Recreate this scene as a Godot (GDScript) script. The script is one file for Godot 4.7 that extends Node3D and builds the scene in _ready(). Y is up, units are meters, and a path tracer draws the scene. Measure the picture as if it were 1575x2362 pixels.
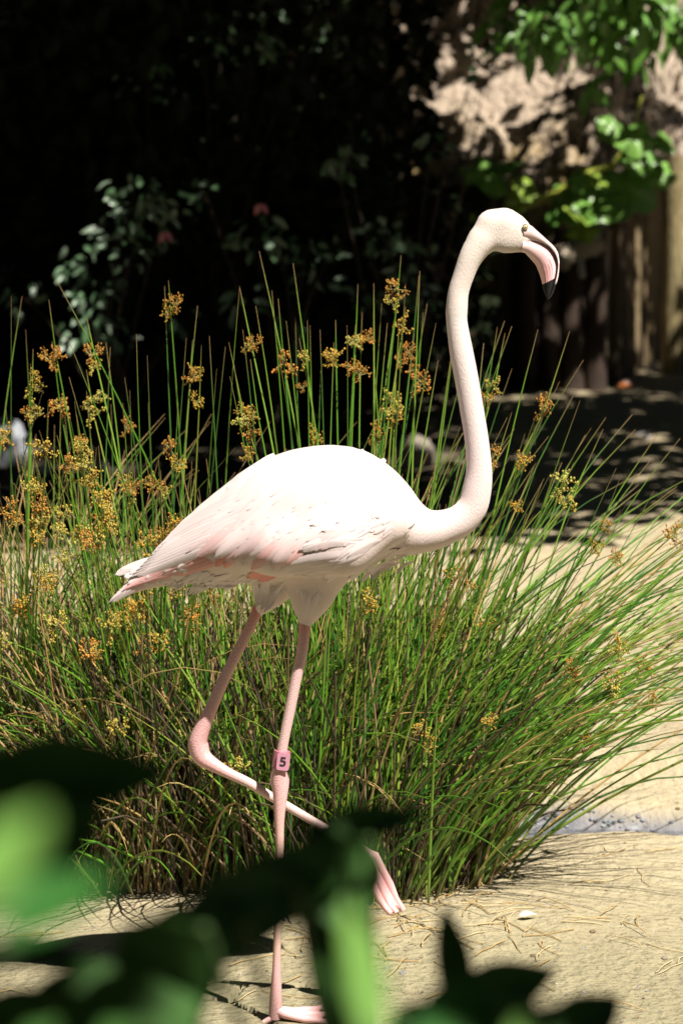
extends Node3D
# A flamingo walking past soft rushes beside a shaded bank. Metres, y up, camera looks along -z.

const K := 0.00014437          # tangent of one photograph pixel (1575 x 2362)
const PITCH := 7.468           # camera tilt, degrees down
const EYE := 1.538
const FZ := -5.0               # the plane the bird walks in
const SUN := Vector3(0.40, 1.0, 0.52)

var rng := RandomNumberGenerator.new()
var M := {}
var lump := FastNoiseLite.new()
var fine := FastNoiseLite.new()
var sun_dir := SUN.normalized()
var fwd := Vector3(0, -sin(deg_to_rad(PITCH)), -cos(deg_to_rad(PITCH)))
var upv := Vector3(0, cos(deg_to_rad(PITCH)), -sin(deg_to_rad(PITCH)))

# ------------------------------------------------------------------ mesh collector
class MB:
	var v := PackedVector3Array()
	var n := PackedVector3Array()
	var c := PackedColorArray()
	var uv := PackedVector2Array()
	var idx := PackedInt32Array()

	func vert(p: Vector3, nn: Vector3, col: Color, t := Vector2.ZERO) -> int:
		v.append(p); n.append(nn); c.append(col); uv.append(t)
		return v.size() - 1

	func tri(a: int, b: int, d: int) -> void:
		var f := (v[d] - v[a]).cross(v[b] - v[a])
		if f.dot(n[a] + n[b] + n[d]) < 0.0:
			idx.append(a); idx.append(d); idx.append(b)
		else:
			idx.append(a); idx.append(b); idx.append(d)

	func quad(a: int, b: int, d: int, e: int) -> void:
		tri(a, b, d); tri(a, d, e)

	# a tube of round rings along points; flat gives the across-z share of the radius
	func tube(pts: Array, radii: Array, sides: int, cols: Array, cap := true, flat := 1.0, vlen := 1.0) -> void:
		var m := pts.size()
		var prev := -1
		var side := Vector3.ZERO
		var run := 0.0
		for i in m:
			var t: Vector3 = (pts[mini(i + 1, m - 1)] - pts[maxi(i - 1, 0)]).normalized()
			if side == Vector3.ZERO:
				side = t.cross(Vector3(0, 0, 1) if absf(t.z) < 0.9 else Vector3(0, 1, 0)).normalized()
			side = (side - t * side.dot(t)).normalized()
			var other := t.cross(side)
			if i:
				run += (pts[i] - pts[i - 1]).length()
			var start := v.size()
			for k in sides + 1:
				var a := TAU * k / sides
				var d := side * cos(a) + other * sin(a)
				vert(pts[i] + (side * cos(a) + other * sin(a) * flat) * float(radii[i]), d, cols[i], Vector2(float(k) / sides, run / vlen))
			if prev >= 0:
				for k in sides:
					quad(prev + k, prev + k + 1, start + k + 1, start + k)
			prev = start
			if cap and (i == 0 or i == m - 1):
				var e := vert(pts[i], -t if i == 0 else t, cols[i])
				var ring := []
				for k in sides:
					ring.append(vert(v[start + k], -t if i == 0 else t, cols[i]))
				for k in sides:
					tri(e, ring[k], ring[(k + 1) % sides])

	func ball(p: Vector3, r: float, col: Color, rows := 5, cols := 8, squash := Vector3.ONE) -> void:
		var s := v.size()
		for i in rows + 1:
			for k in cols + 1:
				var a := PI * i / rows
				var b := TAU * k / cols
				var d := Vector3(sin(a) * cos(b), cos(a), sin(a) * sin(b))
				vert(p + d * r * squash, (d / squash).normalized(), col, Vector2(float(k) / cols, float(i) / rows))
		for i in rows:
			for k in cols:
				quad(s + i * (cols + 1) + k, s + i * (cols + 1) + k + 1, s + (i + 1) * (cols + 1) + k + 1, s + (i + 1) * (cols + 1) + k)

	func grain(p: Vector3, r: float, col: Color) -> void:
		var s := v.size()
		for d in [Vector3.UP, Vector3.RIGHT, Vector3.BACK, Vector3.LEFT, Vector3.FORWARD, Vector3.DOWN]:
			vert(p + d * r, d, col)
		for k in 4:
			var a: int = s + 1 + k
			var b: int = s + 1 + (k + 1) % 4
			tri(s, a, b); tri(s + 5, a, b)

	func smooth() -> void:                  # normals from the faces
		var acc := PackedVector3Array()
		acc.resize(v.size())
		for i in range(0, idx.size(), 3):
			var a := idx[i]; var b := idx[i + 1]; var d := idx[i + 2]
			var f := (v[d] - v[a]).cross(v[b] - v[a])
			acc[a] += f; acc[b] += f; acc[d] += f
		for i in acc.size():
			n[i] = acc[i].normalized() if acc[i].length_squared() > 1e-20 else Vector3.UP

	func mesh() -> ArrayMesh:
		var a := []
		a.resize(Mesh.ARRAY_MAX)
		a[Mesh.ARRAY_VERTEX] = v; a[Mesh.ARRAY_NORMAL] = n; a[Mesh.ARRAY_COLOR] = c; a[Mesh.ARRAY_TEX_UV] = uv; a[Mesh.ARRAY_INDEX] = idx
		var m := ArrayMesh.new()
		m.add_surface_from_arrays(Mesh.PRIMITIVE_TRIANGLES, a)
		return m

# ------------------------------------------------------------------ naming and placing
var used := {}
func numbered(called: String) -> String:
	var k: int = used.get(called, 0)
	used[called] = k + 1
	return called if k == 0 else "%s_%03d" % [called, k]

func thing(called: String, label: String, category: String, where := Vector3.ZERO, group := "") -> Node3D:
	var o := Node3D.new()
	o.name = numbered(called)
	o.position = where
	add_child(o, true)
	tag(o, label, category, group)
	return o

func tag(o: Node, label: String, category: String, group := "") -> void:
	o.set_meta("label", label)
	o.set_meta("category", category)
	if group: o.set_meta("group", group)

# a mesh whose vertices are in world coordinates becomes a part of a thing at its base
func part(called: String, shape: Mesh, mat: Material, parent: Node3D, local := false) -> MeshInstance3D:
	var o := MeshInstance3D.new()
	var k: int = parent.get_meta("n_" + called) if parent != self and parent.has_meta("n_" + called) else 0
	o.mesh = shape
	o.material_override = mat
	if parent == self:
		o.name = numbered(called)
	else:
		o.name = called if k == 0 else "%s_%03d" % [called, k]
		parent.set_meta("n_" + called, k + 1)
	parent.add_child(o, true)
	if not local and parent != self:
		o.position = -root_of(parent)
	return o

func root_of(p: Node3D) -> Vector3:
	var at_ := Vector3.ZERO
	var q: Node = p
	while q != self:
		at_ += (q as Node3D).position
		q = q.get_parent()
	return at_

func structure(called: String, shape: Mesh, mat: Material) -> MeshInstance3D:
	var o := part(called, shape, mat, self)
	o.set_meta("kind", "structure")
	return o

func scatter(called: String, shape: Mesh, mat: Material, xf: Array, parent: Node3D, cols := []) -> MultiMeshInstance3D:
	var mm := MultiMesh.new()
	mm.transform_format = MultiMesh.TRANSFORM_3D
	mm.use_colors = cols.size() > 0
	mm.mesh = shape
	mm.instance_count = xf.size()
	for i in xf.size():
		mm.set_instance_transform(i, xf[i])
		if cols.size(): mm.set_instance_color(i, cols[i])
	var o := MultiMeshInstance3D.new()
	o.multimesh = mm
	o.material_override = mat
	o.name = called if parent != self else numbered(called)
	o.set_meta("kind", "stuff")
	parent.add_child(o, true)
	if parent != self: o.position = -root_of(parent)
	return o

# ------------------------------------------------------------------ where things stand
func ray(px: float, py: float) -> Vector3:
	return Vector3((px - 787.5) * K, 0, 0) + upv * ((1181.0 - py) * K) + fwd
func at(px: float, py: float, z: float) -> Vector3:
	var d := ray(px, py)
	return Vector3(0, EYE, 0) + d * (z / d.z)
func on_ground(px: float, py: float, y := 0.0) -> Vector3:
	var d := ray(px, py)
	return Vector3(0, EYE, 0) + d * ((y - EYE) / d.y)
func rr(a: float, b: float) -> float:
	return rng.randf_range(a, b)
func vary(c: Color, s: float) -> Color:
	var k := 1.0 + rr(-s, s)
	return Color(c.r * k * (1.0 + rr(-s, s) * 0.4), c.g * k, c.b * k * (1.0 + rr(-s, s) * 0.4))

# ------------------------------------------------------------------ materials
func noise_tex(freq: float, kind: int, oct: int, seed_: int, ramp: Array, size := 512) -> NoiseTexture2D:
	var f := FastNoiseLite.new()
	f.noise_type = kind
	f.frequency = freq
	f.fractal_octaves = oct
	f.seed = seed_
	var t := NoiseTexture2D.new()
	t.width = size; t.height = size
	t.seamless = true
	t.noise = f
	if ramp.size():
		var g := Gradient.new()
		g.offsets = PackedFloat32Array(range(ramp.size()).map(func(i): return float(i) / (ramp.size() - 1)))
		g.colors = PackedColorArray(ramp)
		t.color_ramp = g
	return t

func mat(rough: float, col := Color.WHITE) -> StandardMaterial3D:
	var m := StandardMaterial3D.new()
	m.roughness = rough
	m.albedo_color = col.linear_to_srgb()
	m.vertex_color_use_as_albedo = true
	return m

func grey(a: float) -> Color: return Color(a, a, a)

func relief(m: StandardMaterial3D, t: Texture2D, cm: float, scale: float, world := true) -> void:
	m.heightmap_enabled = true
	m.heightmap_texture = t
	m.heightmap_scale = cm
	m.uv1_triplanar = true
	m.uv1_world_triplanar = world
	m.uv1_scale = Vector3.ONE * scale

func make_materials() -> void:
	var S := FastNoiseLite.TYPE_SIMPLEX_SMOOTH
	var g := mat(0.95)
	g.albedo_texture = noise_tex(0.03, S, 5, 3, [grey(0.88), grey(0.96), grey(1.0), grey(1.0)])
	relief(g, noise_tex(0.035, S, 6, 4, []), 0.9, 1.7)
	g.detail_enabled = true
	g.detail_blend_mode = BaseMaterial3D.BLEND_MODE_MUL
	g.detail_albedo = noise_tex(0.11, S, 3, 9, [grey(0.62), grey(0.95), grey(1.0), grey(1.0), grey(1.0)])
	g.metallic_specular = 0.25
	M.ground = g
	var b := mat(0.95)
	b.albedo_texture = noise_tex(0.03, S, 5, 13, [grey(0.7), grey(0.9), grey(1.0)])
	relief(b, noise_tex(0.03, S, 6, 14, []), 4.0, 1.1)
	M.bank = b
	var r := mat(0.42); M.rush = r
	M.dry = mat(0.8)
	M.floret = mat(0.75)
	M.floret.backlight_enabled = true
	M.floret.backlight = Color(0.35, 0.3, 0.15)
	var w := mat(0.85)
	w.rim_enabled = true; w.rim = 0.5
	relief(w, noise_tex(0.05, S, 4, 21, []), 0.065, 12.0)
	w.uv1_scale = Vector3(16, 6, 16)
	M.down = w
	var f := mat(0.7)
	var im := Image.create(64, 128, false, Image.FORMAT_RGB8)
	for y in 128:
		for x in 64:
			var u := absf(x - 31.5) / 32.0
			var q := 0.5 + 0.5 * sin((y * 0.42 + u * 16.0) * 2.1) * (0.4 + 0.6 * fine.get_noise_2d(x * 3.0, y * 9.0))
			q = q * 0.55 + (0.45 if u < 0.05 else 0.1)
			im.set_pixel(x, y, Color(q, q, q))
	f.heightmap_enabled = true
	f.heightmap_texture = ImageTexture.create_from_image(im)
	f.heightmap_scale = 0.028
	f.backlight_enabled = true
	f.backlight = Color(0.3, 0.24, 0.22)
	M.feather = f
	var ff := mat(0.8)
	ff.rim_enabled = true; ff.rim = 0.5
	M.fluff = ff
	# horny plates of the legs
	var sc := Image.create(128, 128, false, Image.FORMAT_RGB8)
	for y in 128:
		for x in 128:
			var col_ := floori(x / 16.0)
			var yy := fmod(y + (8.0 if col_ % 2 else 0.0), 16.0)
			var e := minf(minf(yy, 16.0 - yy), minf(fmod(x, 16.0), 16.0 - fmod(x, 16.0)))
			var q := clampf(e / 3.0, 0.0, 1.0)
			sc.set_pixel(x, y, Color(q, q, q))
	var leg := mat(0.5)
	leg.heightmap_enabled = true
	leg.heightmap_texture = ImageTexture.create_from_image(sc)
	leg.heightmap_scale = 0.022
	leg.albedo_texture = noise_tex(0.05, S, 4, 23, [grey(0.78), grey(0.95), grey(1.0)], 256)
	leg.subsurf_scatter_enabled = true
	leg.subsurf_scatter_strength = 0.1
	M.leg = leg
	M.skin = mat(0.55)
	M.horn = mat(0.32)
	M.tip = mat(0.5)
	M.tip.metallic_specular = 0.2
	M.eye = mat(0.08)
	M.plastic = mat(0.35)
	var lf := mat(0.38)
	lf.backlight_enabled = true
	lf.backlight = Color(0.45, 0.5, 0.3)
	M.leaf = lf
	var nl := mat(0.6)
	nl.backlight_enabled = true
	nl.backlight = Color(0.3, 0.35, 0.15)
	nl.metallic_specular = 0.25
	M.near_leaf = nl
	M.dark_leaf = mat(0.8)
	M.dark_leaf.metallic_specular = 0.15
	var wood := mat(0.85)
	wood.albedo_texture = noise_tex(0.02, S, 4, 31, [grey(0.55), grey(0.9), grey(1.0)])
	wood.uv1_triplanar = true; wood.uv1_world_triplanar = true
	wood.uv1_scale = Vector3(7, 0.8, 7)
	wood.heightmap_enabled = true
	wood.heightmap_texture = wood.albedo_texture
	wood.heightmap_scale = 1.5
	M.wood = wood
	M.bark = mat(0.9)
	relief(M.bark, noise_tex(0.04, S, 4, 33, []), 2.0, 2.0)
	M.stone = mat(0.85)
	relief(M.stone, noise_tex(0.04, S, 4, 35, []), 0.8, 4.0)
	var wt := StandardMaterial3D.new()
	wt.albedo_color = Color(0.25, 0.28, 0.3, 0.25)
	wt.transparency = BaseMaterial3D.TRANSPARENCY_ALPHA
	wt.roughness = 0.06
	relief(wt, noise_tex(0.02, S, 3, 41, []), 1.2, 1.6)
	M.water = wt

# ------------------------------------------------------------------ main
func _ready() -> void:
	rng.seed = 20
	lump.seed = 5; lump.frequency = 1.0; lump.fractal_octaves = 4
	fine.seed = 8; fine.frequency = 1.0; fine.fractal_octaves = 3
	var cam := Camera3D.new()
	cam.name = "camera"
	var lens := CameraAttributesPhysical.new()
	lens.frustum_focal_length = 12.0 / 0.1705
	lens.frustum_near = 0.1
	lens.frustum_far = 300.0
	lens.frustum_focus_distance = 5.35
	lens.exposure_aperture = lens.frustum_focal_length / 18.0
	cam.attributes = lens
	cam.position = Vector3(0, EYE, 0)
	cam.rotation_degrees.x = -PITCH
	add_child(cam)
	cam.current = true
	var e := Environment.new()
	e.background_mode = Environment.BG_SKY
	var sk := ProceduralSkyMaterial.new()
	sk.sky_top_color = Color(0.27, 0.36, 0.50)
	sk.sky_horizon_color = Color(0.56, 0.60, 0.64)
	sk.ground_bottom_color = Color(0.2, 0.18, 0.14)
	sk.ground_horizon_color = Color(0.5, 0.55, 0.6)
	sk.sky_curve = 0.12
	e.sky = Sky.new()
	e.sky.sky_material = sk
	e.background_energy_multiplier = 0.2
	e.tonemap_mode = Environment.TONE_MAPPER_LINEAR
	e.tonemap_exposure = 2.1
	e.sdfgi_enabled = true; e.ssao_enabled = true; e.ssil_enabled = true
	var we := WorldEnvironment.new()
	we.name = "surroundings"
	we.environment = e
	add_child(we)
	var sun := DirectionalLight3D.new()
	sun.name = "sun"
	sun.light_energy = 1.6
	sun.light_color = Color(1.0, 0.97, 0.925)
	sun.light_angular_distance = 0.5
	sun.shadow_enabled = true
	sun.look_at_from_position(sun_dir * 20.0, Vector3.ZERO, Vector3.UP)
	add_child(sun)
	make_materials()
	leaf_shapes()
	ground()
	bank()
	water()
	palisade()
	rushes()
	flamingo()
	thicket()
	overhang()
	vine()
	foreground()
	shade_trees()
	litter()

# ------------------------------------------------------------------ ground
const CRACKS := [[455, 2258, 520, 2266, 580, 2276, 640, 2280, 700, 2274, 760, 2282, 860, 2276, 960, 2290],
	[470, 2302, 530, 2314, 575, 2332, 605, 2352, 640, 2372, 700, 2390], [560, 2276, 540, 2300, 530, 2314]]
var crack_lines := []

func ground_y(x: float, z: float) -> float:
	var y := lump.get_noise_2d(x * 0.8, z * 0.8) * 0.03 + fine.get_noise_2d(x * 5.0, z * 5.0) * 0.006
	y *= clampf((absf(z - FZ) - 0.15) * 2.0, 0.25, 1.0)
	# the shallow runnel on the right, deepening into the pool behind
	y = lerpf(y, -0.06, runnel(x, z))
	# undercut lip of the far side of the runnel
	y += 0.05 * smoothstep(0.0, 0.12, -(z + 6.85 + 0.08 * sin(x * 5.0))) * smoothstep(0.1, 0.5, x)
	return y

func runnel(x: float, z: float) -> float:
	var mid := -6.42 - 0.06 * sin(x * 4.0) - 0.10 * x
	var w := 0.17 + 0.03 * sin(x * 7.0)
	return smoothstep(1.0, 0.4, absf(z - mid) / w) * smoothstep(0.15, 0.5, x)

func ground() -> void:
	for c in CRACKS:
		var l := []
		for i in range(0, c.size(), 2):
			var p := on_ground(c[i], c[i + 1])
			l.append(Vector2(p.x, p.z))
		crack_lines.append(l)
	var xs := [-60.0, -30.0, -14.0, -8.0, -5.0, -3.6, -2.8, -2.2]
	var x := -1.9
	while x < 2.6:
		xs.append(x)
		x += 0.006 if x > -0.32 and x < 0.16 else (0.016 if absf(x) < 1.3 else 0.05)
	xs.append_array([3.0, 3.6, 5.0, 8.0, 14.0, 30.0, 60.0])
	var zs := [40.0, 10.0, 4.0, 1.0, -1.0, -2.5, -3.6, -4.2]
	var z := -4.5
	while z > -19.0:
		zs.append(z)
		z -= 0.007 if z < -4.85 and z > -5.6 else (0.02 if z > -7.6 else (0.06 if z > -11 else 0.14))
	zs.append_array([-20.0, -23.0, -28.0, -40.0, -80.0, -140.0])
	var m := MB.new()
	var sand := Color(0.43, 0.355, 0.235)
	for zz in zs:
		for xx in xs:
			var y := ground_y(xx, zz)
			var cr := 1.0
			if zz < -4.7 and zz > -5.75 and xx > -0.4 and xx < 0.3:
				var q := Vector2(xx, zz)
				var wob := fine.get_noise_2d(xx * 40.0, zz * 14.0)
				for l in crack_lines:
					for i in l.size() - 1:
						var near := Geometry2D.get_closest_point_to_segment(q, l[i], l[i + 1])
						var w := 0.007 + 0.006 * wob + 0.006 * fine.get_noise_2d(near.x * 9.0, 3.0)
						var d := absf(q.y - near.y) * 0.5 + absf(q.x - near.x) + 0.006 * wob
						cr = minf(cr, smoothstep(0.2, 1.0, d / maxf(w, 0.002)))
				y -= (1.0 - cr) * 0.03
			var tint := 0.5 + 0.5 * lump.get_noise_2d(xx * 1.5 + 9.0, zz * 1.5)
			var damp := smoothstep(0.12, 0.4, lump.get_noise_2d(xx * 2.4 + 50.0, zz * 1.7))
			var c := sand.lerp(Color(0.375, 0.33, 0.215), tint)
			c = c.lerp(Color(0.30, 0.25, 0.165), damp * 0.45)
			c = c.lerp(Color(0.235, 0.215, 0.13), smoothstep(-6.4, -5.0, zz) * 0.75)          # darker, faintly green near the bird
			c = c.lerp(Color(0.13, 0.14, 0.165).lerp(Color(0.22, 0.22, 0.24), clampf(0.5 + fine.get_noise_2d(xx * 12.0, zz * 9.0), 0, 1)), clampf(runnel(xx, zz) * 1.4, 0.0, 0.95))  # grey-blue bed colour stands in for sky reflected in the stream
			var pat := smoothstep(0.05, 0.35, lump.get_noise_2d(xx * 3.0 + 31.0, zz * 1.6))
			if xx > 0.75 and zz < -7.0 and zz > -9.5:
				c = c.lerp(Color(0.16, 0.125, 0.06), pat * 0.7 * smoothstep(0.75, 1.0, xx))
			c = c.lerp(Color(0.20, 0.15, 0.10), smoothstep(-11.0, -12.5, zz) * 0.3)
			c = c.lerp(Color(0.05, 0.042, 0.03), smoothstep(-10.3, -11.3, zz) * smoothstep(0.9, 0.2, xx))  # far-left ground painted near-black in place of deep shade
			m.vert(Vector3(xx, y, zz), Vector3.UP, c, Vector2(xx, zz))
	var w_ := xs.size()
	for j in zs.size() - 1:
		for i in w_ - 1:
			m.quad(j * w_ + i, j * w_ + i + 1, (j + 1) * w_ + i + 1, (j + 1) * w_ + i)
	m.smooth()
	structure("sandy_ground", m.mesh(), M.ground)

func water() -> void:
	var m := MB.new()
	for i in 41:
		var x := 0.2 + i * 0.08
		var mid := -6.42 - 0.06 * sin(x * 4.0) - 0.10 * x
		for s in [-0.15, 0.15]:
			m.vert(Vector3(x, -0.048, mid + s), Vector3.UP, Color.WHITE, Vector2(x, s))
	for i in 40:
		m.quad(i * 2, i * 2 + 1, i * 2 + 3, i * 2 + 2)
	structure("stream_water", m.mesh(), M.water)

# ------------------------------------------------------------------ the bank behind
func wall_z(x: float) -> float:
	return -16.6 - 4.2 * maxf(0.0, x - 1.44)

func bank_y(x: float, z: float) -> float:
	var s := wall_z(x) - 0.1 - z
	var steep := 1.05 if x > 0.3 else 1.25
	var y := 0.86 + 0.18 * clampf(x - 1.2, 0.0, 1.5) + steep * s
	if s < 0.0: return -5.0
	y += lump.get_noise_3d(x * 2.2, y * 2.2, z * 2.2) * 0.22 + absf(lump.get_noise_3d(x * 5.0 + 7.0, y * 5.0, z * 5.0)) * 0.14 * -1.0 + fine.get_noise_3d(x * 14.0, y * 14.0, z * 14.0) * 0.035
	return y

func bank_hit(px: float, py: float) -> Vector3:
	var z := -15.0
	while z > -27.0:
		var p := at(px, py, z)
		if p.y < bank_y(p.x, p.z): return p
		z -= 0.03
	return at(px, py, -18.0)

func wall_hit(px: float, py: float) -> Vector3:
	var z := -16.2
	while z > -27.0:
		var p := at(px, py, z)
		if p.z < wall_z(p.x) + 0.06: return p
		z -= 0.03
	return at(px, py, -17.0)

func bank() -> void:
	var m := MB.new()
	var nx := 260
	var nz := 110
	for j in nz + 1:
		for i in nx + 1:
			var x := -4.5 + 8.6 * i / nx
			var s := pow(float(j) / nz, 1.15) * 4.0
			var z := wall_z(x) - 0.1 - s
			var y := bank_y(x, z - 0.0001)
			var push := Vector3(fine.get_noise_3d(x * 9.0, y * 9.0, 4.0), 0.0, fine.get_noise_3d(x * 9.0, y * 9.0, 14.0)) * 0.05
			if j == 0:
				y = -0.4
				push = Vector3.ZERO
			var t := 0.5 + 0.5 * lump.get_noise_3d(x * 2.0, y * 2.0, z)
			var c := Color(0.47, 0.38, 0.295).lerp(Color(0.40, 0.32, 0.24), t)
			var mossy := smoothstep(1.75, 1.2, y) * smoothstep(-0.15, 0.25, lump.get_noise_3d(x * 2.6 + 3.0, y * 2.6, 0.0)) * smoothstep(2.1, 1.2, x)
			c = c.lerp(Color(0.27, 0.19, 0.05), mossy * 0.8)
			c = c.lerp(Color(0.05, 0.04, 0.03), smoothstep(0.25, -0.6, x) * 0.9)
			c = c.lerp(Color(0.03, 0.025, 0.02), smoothstep(0.98, 0.84, y) * smoothstep(1.6, 1.3, x))           # bank foot painted near-black to stand in for shade
			m.vert(Vector3(x, y, z) + push, Vector3.UP, c)
	for j in nz:
		for i in nx:
			m.quad(j * (nx + 1) + i, j * (nx + 1) + i + 1, (j + 1) * (nx + 1) + i + 1, (j + 1) * (nx + 1) + i)
	m.smooth()
	structure("earth_bank", m.mesh(), M.bank)

func palisade() -> void:
	var t := thing("timber_palisade", "low retaining palisade of dark weathered round timbers, coloured blacker for shade at the left, in front of the dirt bank", "palisade", Vector3(1.44, 0, -16.6))
	var x := 1.03
	while x < 2.9:
		var z := wall_z(x)
		var h := (0.95 + 0.16 * clampf(x - 1.2, 0.0, 1.5) if x > 1.46 else 0.72) + rr(-0.03, 0.05)
		var m := MB.new()
		var r := rr(0.055, 0.07)
		var c := vary(Color(0.045, 0.029, 0.018).lerp(Color(0.34, 0.235, 0.12), smoothstep(1.40, 1.6, x) * rr(0.1, 1.0)), 0.2)  # shade painted into the left timbers, sunlight into the right ones
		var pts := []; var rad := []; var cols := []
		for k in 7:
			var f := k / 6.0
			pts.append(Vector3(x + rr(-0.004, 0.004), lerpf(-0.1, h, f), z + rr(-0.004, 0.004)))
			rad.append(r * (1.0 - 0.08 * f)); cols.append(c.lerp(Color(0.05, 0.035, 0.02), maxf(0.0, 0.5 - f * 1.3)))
		pts.append(pts[-1] + Vector3(0, 0.012, 0)); rad.append(r * 0.8); cols.append(c)
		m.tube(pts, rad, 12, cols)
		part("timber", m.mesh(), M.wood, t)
		x += 0.125 if x < 1.44 else 0.125 / 4.0
	var p := at(1563, 800, -17.6)
	p.y = 0
	var post := thing("timber_post", "thick pale yellowish timber post at the right edge of the palisade", "post", p)
	var mm := MB.new()
	var pts2 := []; var rad2 := []; var cols2 := []
	for k in 9:
		var f := k / 8.0
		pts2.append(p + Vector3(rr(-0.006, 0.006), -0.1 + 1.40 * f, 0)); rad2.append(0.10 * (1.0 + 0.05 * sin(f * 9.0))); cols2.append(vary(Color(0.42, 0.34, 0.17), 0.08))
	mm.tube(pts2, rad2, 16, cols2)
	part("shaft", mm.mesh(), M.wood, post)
	var cut := MB.new()
	cut.tube([p + Vector3(0, 1.302, 0), p + Vector3(0, 1.325, 0)], [0.095, 0.08], 16, [Color(0.4, 0.3, 0.16), Color(0.4, 0.3, 0.16)])
	part("sawn_top", cut.mesh(), M.wood, post)

# ------------------------------------------------------------------ rushes
func bez(a: Vector3, b: Vector3, c: Vector3, t: float) -> Vector3:
	return a.lerp(b, t).lerp(b.lerp(c, t), t)

const GREEN := [Color(0.060, 0.180, 0.014), Color(0.090, 0.225, 0.018), Color(0.036, 0.125, 0.018), Color(0.130, 0.265, 0.030), Color(0.180, 0.265, 0.038)]

func stem(m: MB, pts: Array, r: float, c: Color, tip := Color(0.25, 0.15, 0.07)) -> void:
	var rad := []; var cols := []
	var n := pts.size()
	for i in n:
		var f := float(i) / (n - 1)
		rad.append(r * (1.0 - 0.82 * pow(f, 2.2)) * (0.9 if i == 0 else 1.0))
		var k := c.lerp(Color(c.r * 1.5, c.g * 1.15, c.b), f * 0.4)
		cols.append(k.lerp(Color(0.22, 0.16, 0.07), maxf(0.0, 0.75 - f * 7.0)) if f < 0.94 else tip)
	m.tube(pts, rad, 5, cols, false)

func arc(base: Vector3, dir: Vector2, t0: float, t1: float, length: float, n := 9) -> Array:
	var pts := [base]
	var p := base
	for i in n:
		var f := (i + 0.5) / n
		var a := lerpf(t0, t1, pow(f, 1.4))
		p += Vector3(dir.x * sin(a), cos(a), dir.y * sin(a)) * (length / n)
		if p.y < 0.01: p.y = 0.01 + rr(0, 0.01)
		pts.append(p)
	return pts

const TIPS := [27, 682, 52, 683, 133, 650, 157, 780, 255, 800, 380, 660, 456, 705, 483, 775, 553, 660, 598, 580, 627, 670, 676, 607, 590, 705, 715, 750, 738, 760, 800, 750,
	835, 720, 880, 700, 893, 745, 935, 655, 968, 625, 985, 700, 1005, 745, 1085, 790, 1163, 740, 1180, 752, 1240, 760, 1345, 830, 1320, 915, 1465, 990, 1390, 990, 1290, 880,
	1235, 960, 1180, 850, 1115, 792, 1440, 1170, 1545, 1160, 340, 820, 315, 770, 245, 790, 60, 760, 160, 870, 430, 780, 520, 800, 690, 780, 770, 790, 860, 800, 915, 860, 1040, 820,
	1050, 760, 1010, 830, 955, 770, 660, 740, 640, 800, 560, 760, 500, 850, 300, 900, 200, 900, 100, 900, 1135, 900, 1210, 1000, 1270, 1090, 1420, 1080, 1500, 1060, 1560, 1130]
const FLOWERS := [393, 705, 130, 820, 225, 848, 440, 860, 460, 925, 70, 955, 75, 900, 140, 940, 215, 950, 305, 990, 108, 1035, 190, 1065, 405, 1040, 350, 1110, 580, 795, 655, 840,
	685, 895, 710, 830, 775, 825, 820, 790, 862, 778, 815, 848, 918, 668, 915, 700, 930, 750, 950, 810, 915, 840, 965, 855, 890, 925, 910, 955, 565, 1000, 560, 945, 595, 960, 567, 1045,
	875, 1005, 735, 1000, 1140, 890, 1120, 920, 1255, 945, 1210, 1060, 1145, 1060, 1290, 1140, 1385, 1215, 1420, 1290, 1310, 1160, 1370, 1260, 1545, 1240, 1205, 1165, 1010, 1445, 985, 1710,
	85, 1120, 60, 1130, 240, 1210, 440, 1440, 370, 1130, 1420, 1590, 1310, 1560, 1490, 1540, 1130, 1660, 1440, 1480, 860, 1400, 470, 1240, 20, 1010, 480, 1385, 300, 1440, 90, 1320]

func flower_shapes() -> Array:
	var out := []
	for k in 7:
		var m := MB.new()
		var base: Color = [Color(0.44, 0.25, 0.025), Color(0.42, 0.28, 0.035), Color(0.36, 0.17, 0.02), Color(0.40, 0.35, 0.07), Color(0.42, 0.18, 0.025), Color(0.40, 0.31, 0.05), Color(0.44, 0.27, 0.035)][k]
		for i in 11:
			var d := Vector3(rr(-1, 1), rr(-0.75, 1), rr(-1, 1)).normalized()
			var reach := rr(0.4, 1.0)
			var tip := d * reach
			var bend := tip * 0.55 + Vector3(rr(-0.12, 0.12), rr(-0.1, 0.16), rr(-0.12, 0.12))
			m.tube([Vector3.ZERO, bend, tip], [0.028, 0.022, 0.018], 3, [Color(0.26, 0.27, 0.08), Color(0.3, 0.28, 0.09), base], false)
			for j in 6:
				var q := bend.lerp(tip, rr(0.1, 1.0)) + Vector3(rr(-1, 1), rr(-1, 1), rr(-1, 1)) * 0.22
				m.tube([bend.lerp(tip, rr(0.3, 0.8)), q], [0.014, 0.01], 3, [base, base], false)
				m.grain(q, rr(0.055, 0.10), vary(base, 0.3))
		out.append(m.mesh())
	return out

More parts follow.
